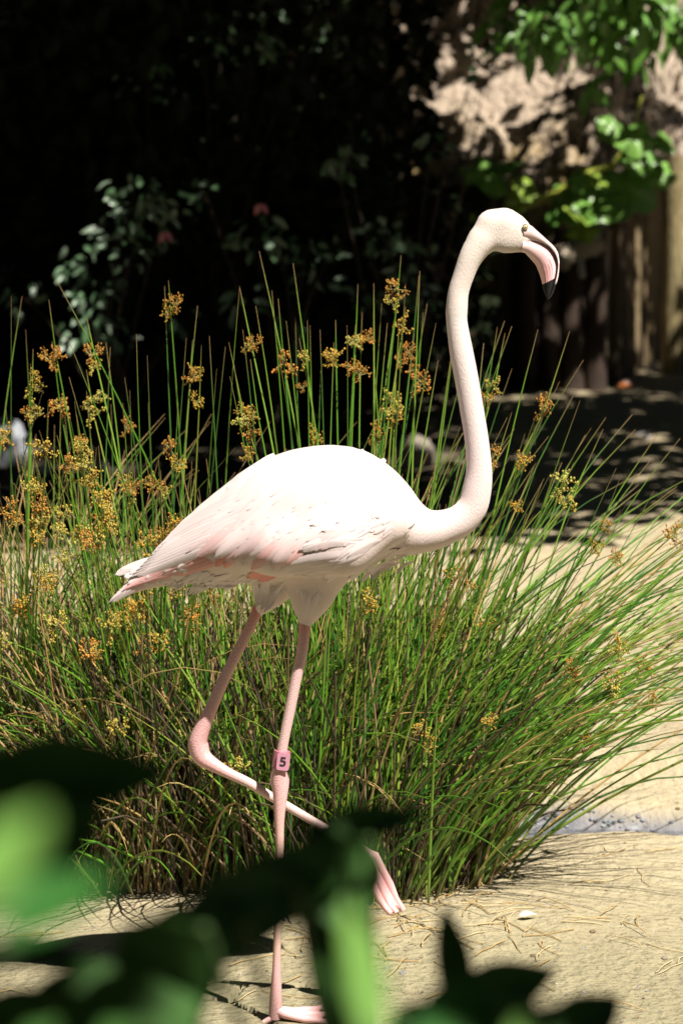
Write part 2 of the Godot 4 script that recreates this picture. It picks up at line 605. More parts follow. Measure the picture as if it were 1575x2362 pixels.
func rushes() -> void:
	var clumps := []
	var specs := [[790.0, -5.98, 0.27, "largest soft rush clump, green stems fanning to the right behind the bird"],
		[395.0, -6.10, 0.25, "soft rush clump full of golden flower heads behind the bird's tail"],
		[10.0, -6.35, 0.30, "leftmost soft rush clump, cut off by the photo's left edge"]]
	var shapes := flower_shapes()
	for s in specs:
		var b := at(s[0], 1181, s[1])
		b.y = 0
		clumps.append(thing("soft_rush_clump", s[3], "rush clump", b, "soft rush clumps on the sand"))
	var extra := [MB.new(), MB.new(), MB.new()]
	var many := [0, 0, 0]
	var put := func(k: int, pts: Array, r: float, c: Color) -> void:
		if many[k] < 300:
			var m := MB.new()
			stem(m, pts, r, c)
			part("stem", m.mesh(), M.rush, clumps[k])
			many[k] += 1
		else:
			stem(extra[k], pts, r, c)
	# tall stems that stand clear of the mass
	for i in range(0, TIPS.size(), 2):
		var px: float = TIPS[i]
		var k := 2 if px < 110 else (1 if px < 560 else 0)
		var tip := at(px, TIPS[i + 1], -6.0 + rr(-0.3, 0.25))
		var c0: Vector3 = clumps[k].position
		var b := c0 + Vector3(clampf((tip.x - c0.x) * (rr(-0.1, 0.75) if k == 0 else rr(-1.2, 1.4)), -0.24, 0.24) + rr(-0.05, 0.05), 0, rr(-0.2, 0.12))
		var mid := b.lerp(tip, 0.55) + Vector3((b.x - tip.x) * 0.16 + rr(-0.03, 0.03), 0.04, rr(-0.02, 0.02))
		var pts := []
		for j in 10: pts.append(bez(b, mid, tip, j / 9.0))
		put.call(k, pts, rr(0.0021, 0.0030), vary(GREEN[rng.randi() % 4], 0.2))
	# flower heads, each on a stem that runs on past it
	var spots := []
	for i in range(0, FLOWERS.size(), 2): spots.append(Vector2(FLOWERS[i], FLOWERS[i + 1]))
	for i in 44: spots.append(Vector2(rr(-40, 470), rr(1020, 1480) + (60.0 if i % 3 == 0 else 0.0)))
	for i in 5: spots.append(Vector2(rr(850, 1560), rr(1250, 1800)))
	for i in 5: spots.append(Vector2(rr(100, 560), rr(1450, 1800)))
	for i in spots.size():
		var px: float = spots[i].x
		var k := 2 if px < 110 else (1 if px < 520 else 0)
		var p := at(px, spots[i].y, (-6.0 if spots[i].y < 1020 else -5.75) + rr(-0.25, 0.2))
		var c0: Vector3 = clumps[k].position
		var b := c0 + Vector3((p.x - c0.x) * 0.3 + rr(-0.06, 0.06), 0, rr(-0.15, 0.15))
		var on := (p - b).normalized() * (rr(0.03, 0.08) if spots[i].y < 760.0 else rr(0.07, 0.18))
		on.y = maxf(on.y * rr(0.7, 1.1), -0.02)
		var tip := p + on
		var pts := []
		var mid := b.lerp(p, 0.5) + Vector3((b.x - p.x) * 0.18, 0.05, 0)
		for j in 8: pts.append(bez(b, mid, p, j / 7.0))
		pts.append(p.lerp(tip, 0.5)); pts.append(tip)
		put.call(k, pts, rr(0.0020, 0.0027), vary(GREEN[rng.randi() % 5], 0.2))
		for q in (2 if rng.randf() < 0.4 else 1):
			var f := part("flower_cluster", shapes[rng.randi() % 7], M.floret, clumps[k], true)
			f.transform = Transform3D(Basis.from_euler(Vector3(rr(-0.5, 0.5), rr(0, TAU), rr(-0.5, 0.5))).scaled(Vector3(1, rr(0.9, 1.35), 1) * rr(0.018, 0.032)), p - c0 + Vector3(rr(-0.012, 0.012), rr(-0.02, 0.02) * q * 1.5, rr(0.0, 0.012)))
	# the mass
	# [clump, how many, least and most lean, shortest and longest stem, direction, spread of directions, share of the base]
	for q in [[0, 200, 0.0, 0.30, 0.50, 0.90, 0.0, 3.2, 0.9, 1.3], [0, 260, 0.35, 0.80, 0.48, 0.76, 0.1, 0.9, 1.0, 1.5], [0, 165, 0.75, 1.15, 0.75, 1.2, 0.0, 0.6, 0.9, 1.4], [0, 120, 0.35, 0.8, 0.45, 0.75, 0.2, 1.0, 1.0, 2.4], [0, 60, 0.25, 0.6, 0.8, 1.05, 0.2, 0.8, 0.9, 1.4], [0, 120, 0.2, 0.9, 0.4, 0.7, 3.0, 1.0, 0.8, 1.4],
		[0, 300, 0.0, 0.55, 0.42, 0.78, 0.0, 3.2, 1.15, 1.4], [1, 170, 0.0, 0.6, 0.35, 0.7, 0.0, 3.2, 1.2, 1.5], [1, 260, 0.0, 0.5, 0.45, 0.85, 0.0, 3.2, 1.0, 1.4], [1, 130, 0.3, 1.0, 0.55, 0.95, 3.0, 0.8, 1.0, 1.9], [1, 140, 0.3, 0.9, 0.5, 0.85, 0.2, 0.9, 1.0, 1.6], [1, 170, 0.5, 1.2, 0.4, 0.75, 1.6, 1.2, 1.0, 1.8],
		[2, 240, 0.0, 0.5, 0.5, 0.95, 0.0, 3.2, 1.0, 1.5], [2, 210, 0.35, 1.0, 0.55, 1.05, 0.2, 0.9, 1.0, 1.9], [2, 110, 0.3, 1.0, 0.5, 0.8, 3.0, 0.8, 1.0, 1.5]]:
		var k: int = q[0]
		var c0: Vector3 = clumps[k].position
		var R: float = specs[k][2]
		for i in int(q[1]):
			var a := rr(0, TAU)
			var u := sqrt(rng.randf()) * float(q[8])
			var way: float = q[6] + rr(-q[7], q[7])
			var t := rr(q[2], q[3])
			var b := c0 + Vector3(cos(a) * u * R, 0, sin(a) * u * R * 0.8) + Vector3(cos(way), 0, sin(way)) * R * 0.35 * t
			var pts := arc(b, Vector2(cos(way), sin(way)), t * rr(0.45, 0.85), minf(t * rr(0.75, 1.2) * float(q[9]), 2.0), rr(q[4], q[5]))
			var straw: bool = rng.randf() < (0.33 if k > 0 else 0.08)
			put.call(k, pts, rr(0.0022, 0.0034) * (1.0 if k == 0 else 0.8), vary(Color(0.36, 0.28, 0.12), 0.3) if straw else vary(GREEN[rng.randi() % 5], 0.25))
	for k in 3:
		var o := part("inner_stems", extra[k].mesh(), M.rush, clumps[k])
		o.set_meta("kind", "stuff")
		# dead stems at the foot
		var m := MB.new()
		var c0: Vector3 = clumps[k].position
		var R: float = specs[k][2]
		for i in (620 if k == 0 else 800):
			var a := rr(0, TAU)
			var u := sqrt(rng.randf())
			var b := c0 + Vector3(cos(a) * u * R * 1.1, 0, sin(a) * u * R)
			var t := rr(0.0, 1.0) * (0.2 + u * 0.8)
			var c: Color = [Color(0.24, 0.17, 0.09), Color(0.09, 0.06, 0.035), Color(0.05, 0.055, 0.02), Color(0.06, 0.04, 0.025)][rng.randi() % 4]  # dark ones carry the shade of the clump's inside in their colour
			var pts := arc(b, Vector2(cos(a), sin(a)).rotated(rr(-0.9, 0.9)), t * 0.5, t * rr(1.0, 1.8), rr(0.15, 0.62), 5)
			var rad := []; var cols := []
			for j in pts.size():
				rad.append(rr(0.0014, 0.0024)); cols.append(vary(c, 0.2))
			m.tube(pts, rad, 4, cols, false)
		var dead := part("dead_stems", m.mesh(), M.dry, clumps[k])
		dead.set_meta("kind", "stuff")

# ------------------------------------------------------------------ the flamingo
func fp(px: float, py: float, dz := 0.0) -> Vector3: return at(px, py, FZ) + Vector3(0, 0, dz)
func c3(u: float, v: float) -> Vector2: return Vector2(230.0 + u * 0.60587, 1000.0 + v * 0.60587)
func c1(u: float, v: float) -> Vector2: return Vector2(900.0 + u / 2.94, 400.0 + v / 2.94)
func c4(u: float, v: float) -> Vector2: return Vector2(400.0 + u / 2.3236, 1350.0 + v / 2.3236)
const PXM := 0.00073           # metres per photograph pixel in the bird's plane

var cell := 0.005
var glo := Vector3.ZERO
var gn := Vector3i.ZERO
var fld := PackedFloat32Array()
var zmap := PackedFloat32Array()

func bone(a: Vector3, b: Vector3, ra: float, rb: float, zs: float, k: float) -> void:
	var reach := maxf(ra, rb) + 0.03
	var lo := (Vector3(minf(a.x, b.x), minf(a.y, b.y), minf(a.z, b.z)) - Vector3(reach, reach, reach) - glo) / cell
	var hi := (Vector3(maxf(a.x, b.x), maxf(a.y, b.y), maxf(a.z, b.z)) + Vector3(reach, reach, reach) - glo) / cell
	var i0 := maxi(0, int(lo.x)); var i1 := mini(gn.x - 1, int(hi.x) + 1)
	var j0 := maxi(0, int(lo.y)); var j1 := mini(gn.y - 1, int(hi.y) + 1)
	var k0 := maxi(0, int(lo.z)); var k1 := mini(gn.z - 1, int(hi.z) + 1)
	var ab := b - a
	ab.z /= zs
	var inv := 1.0 / maxf(ab.length_squared(), 1e-9)
	var dr := rb - ra
	for kz in range(k0, k1 + 1):
		var qz := (glo.z + kz * cell - a.z) / zs
		for jy in range(j0, j1 + 1):
			var qy := glo.y + jy * cell - a.y
			var at_ := (kz * gn.y + jy) * gn.x
			var part_dot := qz * ab.z + qy * ab.y
			for ix in range(i0, i1 + 1):
				var qx := glo.x + ix * cell - a.x
				var t := clampf((qx * ab.x + part_dot) * inv, 0.0, 1.0)
				var dx := qx - ab.x * t; var dy := qy - ab.y * t; var dz := qz - ab.z * t
				var d := sqrt(dx * dx + dy * dy + dz * dz) - ra - dr * t
				var f := fld[at_ + ix]
				var h := maxf(k - absf(f - d), 0.0)
				fld[at_ + ix] = minf(f, d) - h * h * 0.25 / k

func field_at(p: Vector3) -> float:
	var q := (p - glo) / cell
	var i := clampi(int(q.x), 0, gn.x - 2); var j := clampi(int(q.y), 0, gn.y - 2); var k := clampi(int(q.z), 0, gn.z - 2)
	var fx := q.x - i; var fy := q.y - j; var fz := q.z - k
	var s := gn.x; var l := gn.x * gn.y
	var b := k * l + j * s + i
	var a0 := lerpf(lerpf(fld[b], fld[b + 1], fx), lerpf(fld[b + s], fld[b + s + 1], fx), fy)
	b += l
	return lerpf(a0, lerpf(lerpf(fld[b], fld[b + 1], fx), lerpf(fld[b + s], fld[b + s + 1], fx), fy), fz)

func body_color(px: float, py: float, dz: float) -> Color:
	var c := Color(0.655, 0.55, 0.54)
	c = c.lerp(Color(0.66, 0.58, 0.525), smoothstep(1000.0, 560.0, py))                        # creamier up the neck and head
	c = c.lerp(Color(0.63, 0.475, 0.45), smoothstep(620.0, 420.0, px) * 0.5)
	c = c.lerp(Color(0.62, 0.51, 0.46), smoothstep(1100.0, 1330.0, py) * 0.5)
	var n1 := lump.get_noise_3d(px * 0.02, py * 0.02, dz * 30.0)
	return c.lerp(Color(0.64, 0.485, 0.43), clampf(n1, 0.0, 1.0) * 0.35)

func zsurf(x: float, y: float) -> float:
	var qx := (x - glo.x) / cell; var qy := (y - glo.y) / cell
	var i := clampi(int(qx), 0, gn.x - 2); var j := clampi(int(qy), 0, gn.y - 2)
	var fx := clampf(qx - i, 0, 1); var fy := clampf(qy - j, 0, 1)
	var b := j * gn.x + i
	return lerpf(lerpf(zmap[b], zmap[b + 1], fx), lerpf(zmap[b + gn.x], zmap[b + gn.x + 1], fx), fy)

func torso(bird: Node3D) -> void:
	var lo := fp(225, 1480, -0.14); var hi := fp(1250, 455, 0.14)
	glo = lo
	gn = Vector3i(int((hi.x - lo.x) / cell) + 2, int((hi.y - lo.y) / cell) + 2, int((hi.z - lo.z) / cell) + 2)
	fld.resize(gn.x * gn.y * gn.z)
	fld.fill(0.03)
	var chain := []           # [photo point, radius in photo px, share across]
	for q in [[70, 620, 14, 0.7], [170, 555, 42, 0.7], [300, 484, 92, 0.72], [430, 428, 150, 0.74], [560, 376, 196, 0.78], [700, 330, 240, 0.8], [820, 306, 258, 0.8], [930, 276, 226, 0.82], [1040, 300, 172, 0.86], [1110, 336, 134, 0.9], [1180, 362, 103, 0.95], [1250, 370, 78, 1.0], [1312, 358, 66, 1.0], [1372, 332, 60, 1.0], [1418, 280, 55, 1.0], [1436, 210, 53, 1.0]]:
		chain.append([c3(q[0], q[1]), q[2] * 0.60587, q[3]])
	for q in [[601, 2000, 86, 1.0], [583, 1800, 81, 1.0], [551, 1600, 80, 1.0], [517, 1400, 80, 1.0], [479, 1200, 79, 1.0], [449, 1000, 70, 1.0], [451, 900, 70, 1.0], [461, 800, 67, 1.0], [493, 700, 68, 1.0], [530, 600, 73, 1.0], [570, 525, 82, 0.9], [628, 445, 96, 0.75]]:
		chain.append([c1(q[0], q[1]), q[2] / 2.94, q[3]])
	var fine_chain := []
	for i in chain.size() - 1:
		var q0 = chain[maxi(i - 1, 0)]; var q1 = chain[i]; var q2 = chain[i + 1]; var q3 = chain[mini(i + 2, chain.size() - 1)]
		var steps := 2 if q1[1] > 60.0 else 5
		for k in steps:
			var t := float(k) / steps
			fine_chain.append([q1[0].cubic_interpolate(q2[0], q0[0], q3[0], t), cubic_interpolate(q1[1], q2[1], q0[1], q3[1], t), lerpf(q1[2], q2[2], t)])
	fine_chain.append(chain[-1])
	chain = fine_chain
	for i in chain.size() - 1:
		var a = chain[i]; var b = chain[i + 1]
		var shrink := 0.001
		bone(fp(a[0].x, a[0].y), fp(b[0].x, b[0].y), a[1] * PXM - shrink, b[1] * PXM - shrink, (a[2] + b[2]) * 0.5, 0.004)
	# skull, cheek and chin
	for q in [[690, 352, 770, 350, 106, 114], [770, 350, 836, 386, 114, 108], [836, 386, 915, 430, 108, 82], [690, 416, 780, 432, 104, 106], [780, 432, 868, 446, 106, 96], [628, 445, 690, 352, 94, 106]]:
		var a := c1(q[0], q[1]); var b := c1(q[2], q[3])
		bone(fp(a.x, a.y), fp(b.x, b.y), q[4] / 2.94 * PXM - 0.0015, q[5] / 2.94 * PXM - 0.0015, 0.62, 0.008)
	# feathered thighs
	for q in [[610, 1240, 0.0, 627, 1360, -0.042, 62, 40], [627, 1360, -0.042, 603, 1414, -0.05, 38, 14], [760, 1200, 0.0, 735, 1300, 0.004, 100, 66], [735, 1300, 0.004, 718, 1372, 0.005, 66, 40], [718, 1372, 0.005, 707, 1430, 0.005, 40, 16]]:
		bone(fp(q[0], q[1], q[2]), fp(q[3], q[4], q[5]), q[6] * PXM, q[7] * PXM, 0.85, 0.03)
	# folded wing, a long swelling along each flank
	for sz in [-1.0, 1.0]:
		bone(fp(390, 1285, 0.012 * sz), fp(530, 1250, 0.045 * sz), 12 * PXM, 38 * PXM, 0.75, 0.03)
		bone(fp(530, 1250, 0.045 * sz), fp(640, 1248, 0.072 * sz), 38 * PXM, 56 * PXM, 0.75, 0.03)
		bone(fp(640, 1248, 0.072 * sz), fp(790, 1240, 0.078 * sz), 56 * PXM, 64 * PXM, 0.75, 0.03)
		bone(fp(790, 1240, 0.078 * sz), fp(880, 1190, 0.070 * sz), 64 * PXM, 60 * PXM, 0.75, 0.03)
	# surface nets
	var m := MB.new()
	var id := PackedInt32Array()
	id.resize(gn.x * gn.y * gn.z)
	id.fill(-1)
	var s := gn.x; var l := gn.x * gn.y
	var off := [0, 1, s, s + 1, l, l + 1, l + s, l + s + 1]
	var edges := [[0, 1], [2, 3], [4, 5], [6, 7], [0, 2], [1, 3], [4, 6], [5, 7], [0, 4], [1, 5], [2, 6], [3, 7]]
	for k in gn.z - 1:
		for j in gn.y - 1:
			var b := k * l + j * s
			for i in gn.x - 1:
				var f0 := fld[b + i]
				if f0 > 0.02 or f0 < -0.02: continue
				var neg := 0
				for o in off:
					if fld[b + i + o] < 0.0: neg += 1
				if neg == 0 or neg == 8: continue
				var sum := Vector3.ZERO
				var cnt := 0
				for e in edges:
					var fa := fld[b + i + off[e[0]]]; var fb := fld[b + i + off[e[1]]]
					if (fa < 0.0) != (fb < 0.0):
						var t := fa / (fa - fb)
						var pa := Vector3(e[0] & 1, (e[0] >> 1) & 1, e[0] >> 2)
						var pb := Vector3(e[1] & 1, (e[1] >> 1) & 1, e[1] >> 2)
						sum += pa.lerp(pb, t)
						cnt += 1
				var p := glo + (Vector3(i, j, k) + sum / cnt) * cell
				var h := 0.004
				var g := Vector3(field_at(p + Vector3(h, 0, 0)) - field_at(p - Vector3(h, 0, 0)), field_at(p + Vector3(0, h, 0)) - field_at(p - Vector3(0, h, 0)), field_at(p + Vector3(0, 0, h)) - field_at(p - Vector3(0, 0, h)))
				var px := 787.5 + p.x / (5.0 * K) * 0.985
				var py := to_py(p)
				id[b + i] = m.vert(p, g.normalized(), body_color(px, py, p.z - FZ))
	for k in range(1, gn.z - 1):
		for j in range(1, gn.y - 1):
			for i in range(1, gn.x - 1):
				var b := k * l + j * s + i
				var f0 := fld[b]
				if absf(f0) > 0.01: continue
				var neg := f0 < 0.0
				if (fld[b + 1] < 0.0) != neg: quad_of(m, id[b], id[b - s], id[b - s - l], id[b - l])
				if (fld[b + s] < 0.0) != neg: quad_of(m, id[b], id[b - 1], id[b - 1 - l], id[b - l])
				if (fld[b + l] < 0.0) != neg: quad_of(m, id[b], id[b - 1], id[b - 1 - s], id[b - s])
	part("body", m.mesh(), M.down, bird)
	zmap.resize(l)
	for j in gn.y:
		for i in gn.x:
			var z := FZ
			for k in range(gn.z - 2, 0, -1):
				var f1 := fld[k * l + j * s + i]
				if f1 < 0.0:
					var f2 := fld[(k + 1) * l + j * s + i]
					z = glo.z + (k + f1 / (f1 - f2)) * cell
					break
			zmap[j * s + i] = z
	for pass_ in 3:
		var old := zmap.duplicate()
		for j in range(2, gn.y - 2):
			for i in range(2, gn.x - 2):
				var b := j * s + i
				if pass_ == 0 and old[b] <= FZ + 0.001:          # let the surface run out past its outline
					var most := FZ
					for o in [-2, -1, 1, 2, -s, s, -2 * s, 2 * s]: most = maxf(most, old[b + o])
					zmap[b] = lerpf(FZ, most, 0.8)
				else:
					zmap[b] = (old[b] * 2.0 + old[b - 2] + old[b + 2] + old[b - 2 * s] + old[b + 2 * s]) / 6.0

func quad_of(m: MB, a: int, b: int, d: int, e: int) -> void:
	if a >= 0 and b >= 0 and d >= 0 and e >= 0: m.quad(a, b, d, e)

func to_py(p: Vector3) -> float:
	var q := p - Vector3(0, EYE, 0)
	return 1181.0 - q.dot(upv) / q.dot(fwd) / K

# one contour feather laid on the flank: a curved blade that rises towards its tip
func plume(bird: Node3D, b: Vector2, t: Vector2, w: float, c0: Color, c1_: Color, lift: float, bend := 0.0, called := "feather") -> void:
	var m := MB.new()
	var n := 10
	var dir := (t - b)
	var nrm := Vector2(-dir.y, dir.x).normalized()
	var tone := rr(0.90, 1.03)
	c0 = Color(c0.r * tone, c0.g * tone, c0.b * tone)
	c1_ = Color(c1_.r * tone, c1_.g * tone, c1_.b * tone)
	for i in n + 1:
		var f := float(i) / n
		var mid := b + dir * f + nrm * bend * sin(f * PI)
		var wide := w * 0.5 * clampf(pow(f + 0.02, 0.5) * 1.15, 0.0, 1.0) * sqrt(maxf(0.0, 1.0 - pow(f, 3.5)))
		for k in 7:
			var s := (k - 3) / 3.0
			var q := mid + nrm * s * wide
			var p := fp(q.x, q.y)
			var z := zsurf(p.x, p.y)
			var back := fp(mid.x, mid.y)
			z = lerpf(z, maxf(z, zsurf(back.x, back.y) - 0.006), 0.7)
			p.z = z - (0.0018 if called == "flank_feather" else 0.004) * (1.0 - smoothstep(0.0, 0.3, f)) + 0.0016 + lift * 0.5 * pow(f, 1.3) + (1.0 - s * s) * minf(0.0016, lift * 0.5 + 0.0003) * (0.3 + f) + (0.0006 if k == 3 and w > 25.0 else 0.0)
			m.vert(p, Vector3(0, 0, 1), c0.lerp(c1_, f), Vector2((s + 1.0) * 0.5, f * 3.0))
	for i in n:
		for k in 6:
			m.quad(i * 7 + k, i * 7 + k + 1, (i + 1) * 7 + k + 1, (i + 1) * 7 + k)
	m.smooth()
	part(called, m.mesh(), M.fluff if w < 25.0 else M.feather, bird)

func plumage(bird: Node3D) -> void:
	var white := Color(0.65, 0.565, 0.56)
	var blush := Color(0.66, 0.44, 0.43)
	var pink := Color(0.70, 0.34, 0.32)
	var salmon := Color(0.70, 0.27, 0.23)
	# tail and under-wing quills first, then the long upper feathers, then the coverts that droop over the flank
	for i in 6:
		plume(bird, Vector2(470 + i * 14, 1240 + i * 6), Vector2(282 + i * 12, 1362 - i * 5), 26, pink, blush.lerp(pink, 0.55), 0.004, -4.0, "tail_feather")
	for i in 5:
		plume(bird, Vector2(430 - i * 12, 1290 + i * 6), Vector2(250 + i * 5, 1390 - i * 4), 26, blush, white, 0.003, 5.0, "tail_feather")
	for i in 3:
		plume(bird, Vector2(350 + i * 8, 1285 + i * 8), Vector2(266 + i * 6, 1326 - i * 6), 22, white, white, 0.001, 0.0, "tail_feather")
	for i in 10:
		var f := i / 9.0
		plume(bird, Vector2(668 - f * 20, 1185 - f * 95), Vector2(300 + f * 75, 1330 - f * 78), 40, white.lerp(blush, 0.3), white, 0.006 - f * 0.003, 7.0, "wing_feather")
	for i in 11:
		var f := i / 10.0
		var b := Vector2(580 + f * 150, 1135 + f * 10)
		var t := Vector2(432 + f * 215, 1266 + f * 38 + 9 * sin(i * 2.1))
		plume(bird, b, t, 40, white.lerp(blush, 0.4), (pink if i % 3 == 1 else white).lerp(blush, 0.5 + 0.3 * sin(i * 1.7)), 0.004 + 0.003 * (i % 2), -8.0, "wing_feather")
	for r in 4:
		for i in 9:
			var f := (i + 0.5 * (r % 2)) / 9.0
			var b := Vector2(665 + f * 190 - r * 2, 1150 - r * 30 - f * 22 + rr(-6, 6))
			var t := b + Vector2(-112 - rr(0, 26) + f * 26, 116 + rr(-14, 14) + f * 4)
			plume(bird, b, t, 46 + rr(-6, 8), white.lerp(blush, 0.30 - r * 0.06), white.lerp(blush, 0.55 - r * 0.14 + rr(-0.1, 0.1)), 0.0022, rr(-9, 3), "covert_feather")
	for r in 3:
		for i in 8:
			var f := i / 8.0
			var b := Vector2(610 + f * 290 + r * 12, 1090 - r * 20 - 12 * sin(f * 3.0) + f * 20 + rr(-4, 4))
			plume(bird, b, b + Vector2(-112 + f * 10 + rr(-12, 12), 80 + f * 26 + rr(-10, 10)), 48, white, white.lerp(blush, 0.2 + rr(-0.1, 0.1)), 0.0016, rr(-6, 3), "covert_feather")
	# ruffled feathers of the shoulder and flank
	for q in [[885, 1150, 800, 1170, 26, 7], [890, 1166, 775, 1186, 26, 10], [880, 1180, 716, 1192, 30, 14], [870, 1194, 742, 1204, 28, 9], [905, 1135, 830, 1152, 22, 5], [850, 1222, 690, 1248, 34, 12], [845, 1235, 700, 1240, 30, 9], [830, 1252, 640, 1300, 44, 14], [835, 1262, 664, 1308, 38, 10], [850, 1270, 700, 1312, 36, 7], [860, 1282, 745, 1322, 34, 5], [880, 1250, 760, 1290, 34, 5], [905, 1225, 800, 1262, 32, 4], [915, 1260, 820, 1306, 32, 4]]:
		plume(bird, Vector2(q[0], q[1]), Vector2(q[2], q[3]), q[4], white.lerp(blush, 0.22), white, q[5] * 0.00035, rr(4, 12), "flank_feather")
	# the coral feathers that peep out under the wing
	for q in [[545, 1240, 500, 1296, 26], [560, 1250, 520, 1298, 20], [650, 1285, 572, 1326, 30], [660, 1292, 596, 1336, 26]]:
		plume(bird, Vector2(q[0], q[1]), Vector2(q[2], q[3]), q[4], salmon, pink.lerp(salmon, 0.5), 0.002, 0.0, "coral_feather")
	for i in 80:
		var b := Vector2(rr(740, 960), rr(1150, 1300))
		var d := Vector2(-1, 0.28 + 0.5 * (b.y - 1170) / 140.0 + rr(-0.15, 0.15)).normalized() * rr(44, 80)
		plume(bird, b, b + d, rr(10, 17), white.lerp(blush, rr(0.0, 0.35)), white.lerp(blush, rr(0.0, 0.2)), rr(0.0, 0.0012), rr(3, 10), "flank_feather")
	# loose down along the belly and the flank behind the wing
	for i in 34:
		var f := i / 33.0
		var b := Vector2(330 + f * 230 + rr(-6, 6), 1312 + 12 * sin(f * 8.0) + rr(-12, 14))
		plume(bird, b, b + Vector2(-rr(34, 60), rr(10, 26)), rr(16, 24), white.lerp(blush, rr(0, 0.35)), white, rr(0.002, 0.005), rr(-5, 5), "down_feather")

func fringe(bird: Node3D) -> void:
	var white := Color(0.65, 0.565, 0.56)
	for i in 60:
		var f := i / 59.0
		var b := Vector2(405 + f * 185 + rr(-6, 6), 1338 + 8 * sin(f * 5.0) + rr(-12, 4))
		plume(bird, b, b + Vector2(-rr(12, 30), rr(10, 24)), rr(5, 9), white, white, rr(0.0, 0.001), rr(-4, 4), "down_feather")
	for q in [[626, 1360, 606, 1412, 34], [719, 1368, 708, 1428, 36]]:
		for i in 22:
			var x := (i / 21.0 - 0.5) * 2.0
			var b := Vector2(q[0] + x * q[4] + rr(-4, 4), q[1] - 14 + rr(-20, 16))
			plume(bird, b, Vector2(q[2] + x * q[4] * 0.45 + rr(-3, 3), q[3] - absf(x) * 14 + rr(-12, 5)), rr(8, 13), white, white, rr(0.0, 0.001), rr(-3, 3), "down_feather")

func leg_tube(pts2: Array, z: float, cols: Array, sides := 12) -> MB:
	var m := MB.new()
	var pts := []; var rad := []; var col := []
	# Catmull-Rom through the measured stations
	for i in pts2.size() - 1:
		for k in 5:
			var t := k / 5.0
			var a: Vector3 = pts2[maxi(i - 1, 0)]; var b: Vector3 = pts2[i]; var c: Vector3 = pts2[i + 1]; var d: Vector3 = pts2[mini(i + 2, pts2.size() - 1)]
			var q := b.cubic_interpolate(c, a, d, t)
			var n2 := c4(q.x, q.y)
			pts.append(fp(n2.x, n2.y, z)); rad.append(q.z * 0.5 / 2.3236 * PXM)
			col.append(cols[i].lerp(cols[i + 1], t))
	var l: Vector3 = pts2[-1]
	var n3 := c4(l.x, l.y)
	pts.append(fp(n3.x, n3.y, z)); rad.append(l.z * 0.5 / 2.3236 * PXM); col.append(cols[-1])
	m.tube(pts, rad, sides, col, true, 0.9, 0.035)
	return m

func toe(m: MB, pts: Array, r: float, c: Color) -> void:
	var rad := []; var cols := []
	for i in pts.size():
		rad.append(r * (1.0 - 0.5 * i / (pts.size() - 1)) * (1.12 if i % 2 else 0.95)); cols.append(c)
	m.tube(pts, rad, 8, cols)

func web(m: MB, a: Array, b: Array, c: Color) -> void:
	for side in [-1.0, 1.0]:
		var s := m.v.size()
		for i in a.size():
			for k in 4:
				var f := k / 3.0
				var p: Vector3 = a[i].lerp(b[i], f)
				if i == a.size() - 1: p = p.lerp(a[i - 1].lerp(b[i - 1], f), sin(f * PI) * 0.7)
				m.vert(p + Vector3(0, 0.0012 * side - 0.002 * sin(f * PI), 0), Vector3(0, side, 0.2).normalized(), c)
		for i in a.size() - 1:
			for k in 3: m.quad(s + i * 4 + k, s + i * 4 + k + 1, s + (i + 1) * 4 + k + 1, s + (i + 1) * 4 + k)

func lofted(tops: Array, bots: Array, wid: Array, cols: Array, sides := 14, sq := 1.0) -> MB:
	var m := MB.new()
	var prev := -1
	for i in tops.size():
		var a: Vector3 = fp(tops[i].x, tops[i].y); var b: Vector3 = fp(bots[i].x, bots[i].y)
		var mid := (a + b) * 0.5
		var h := (a - b) * 0.5
		var s := m.v.size()
		for k in sides + 1:
			var t := TAU * k / sides
			var x := signf(cos(t)) * pow(absf(cos(t)), sq); var z := signf(sin(t)) * pow(absf(sin(t)), sq)
			m.vert(mid + h * x + Vector3(0, 0, float(wid[i]) * z), (h.normalized() * x + Vector3(0, 0, z)).normalized(), cols[i], Vector2(float(k) / sides, i * 0.1))
		if prev >= 0:
			for k in sides: m.quad(prev + k, prev + k + 1, s + k + 1, s + k)
		prev = s
	return m

func along(line: Array, n: int) -> Array:       # n points evenly along a polyline
	var L := [0.0]
	for i in line.size() - 1: L.append(L[-1] + (line[i + 1] - line[i]).length())
	var out := []
	for k in n:
		var d: float = L[-1] * k / (n - 1)
		var i := 0
		while i < line.size() - 2 and L[i + 1] < d: i += 1
		out.append(line[i].lerp(line[i + 1], clampf((d - L[i]) / (L[i + 1] - L[i]), 0, 1)))
	return out

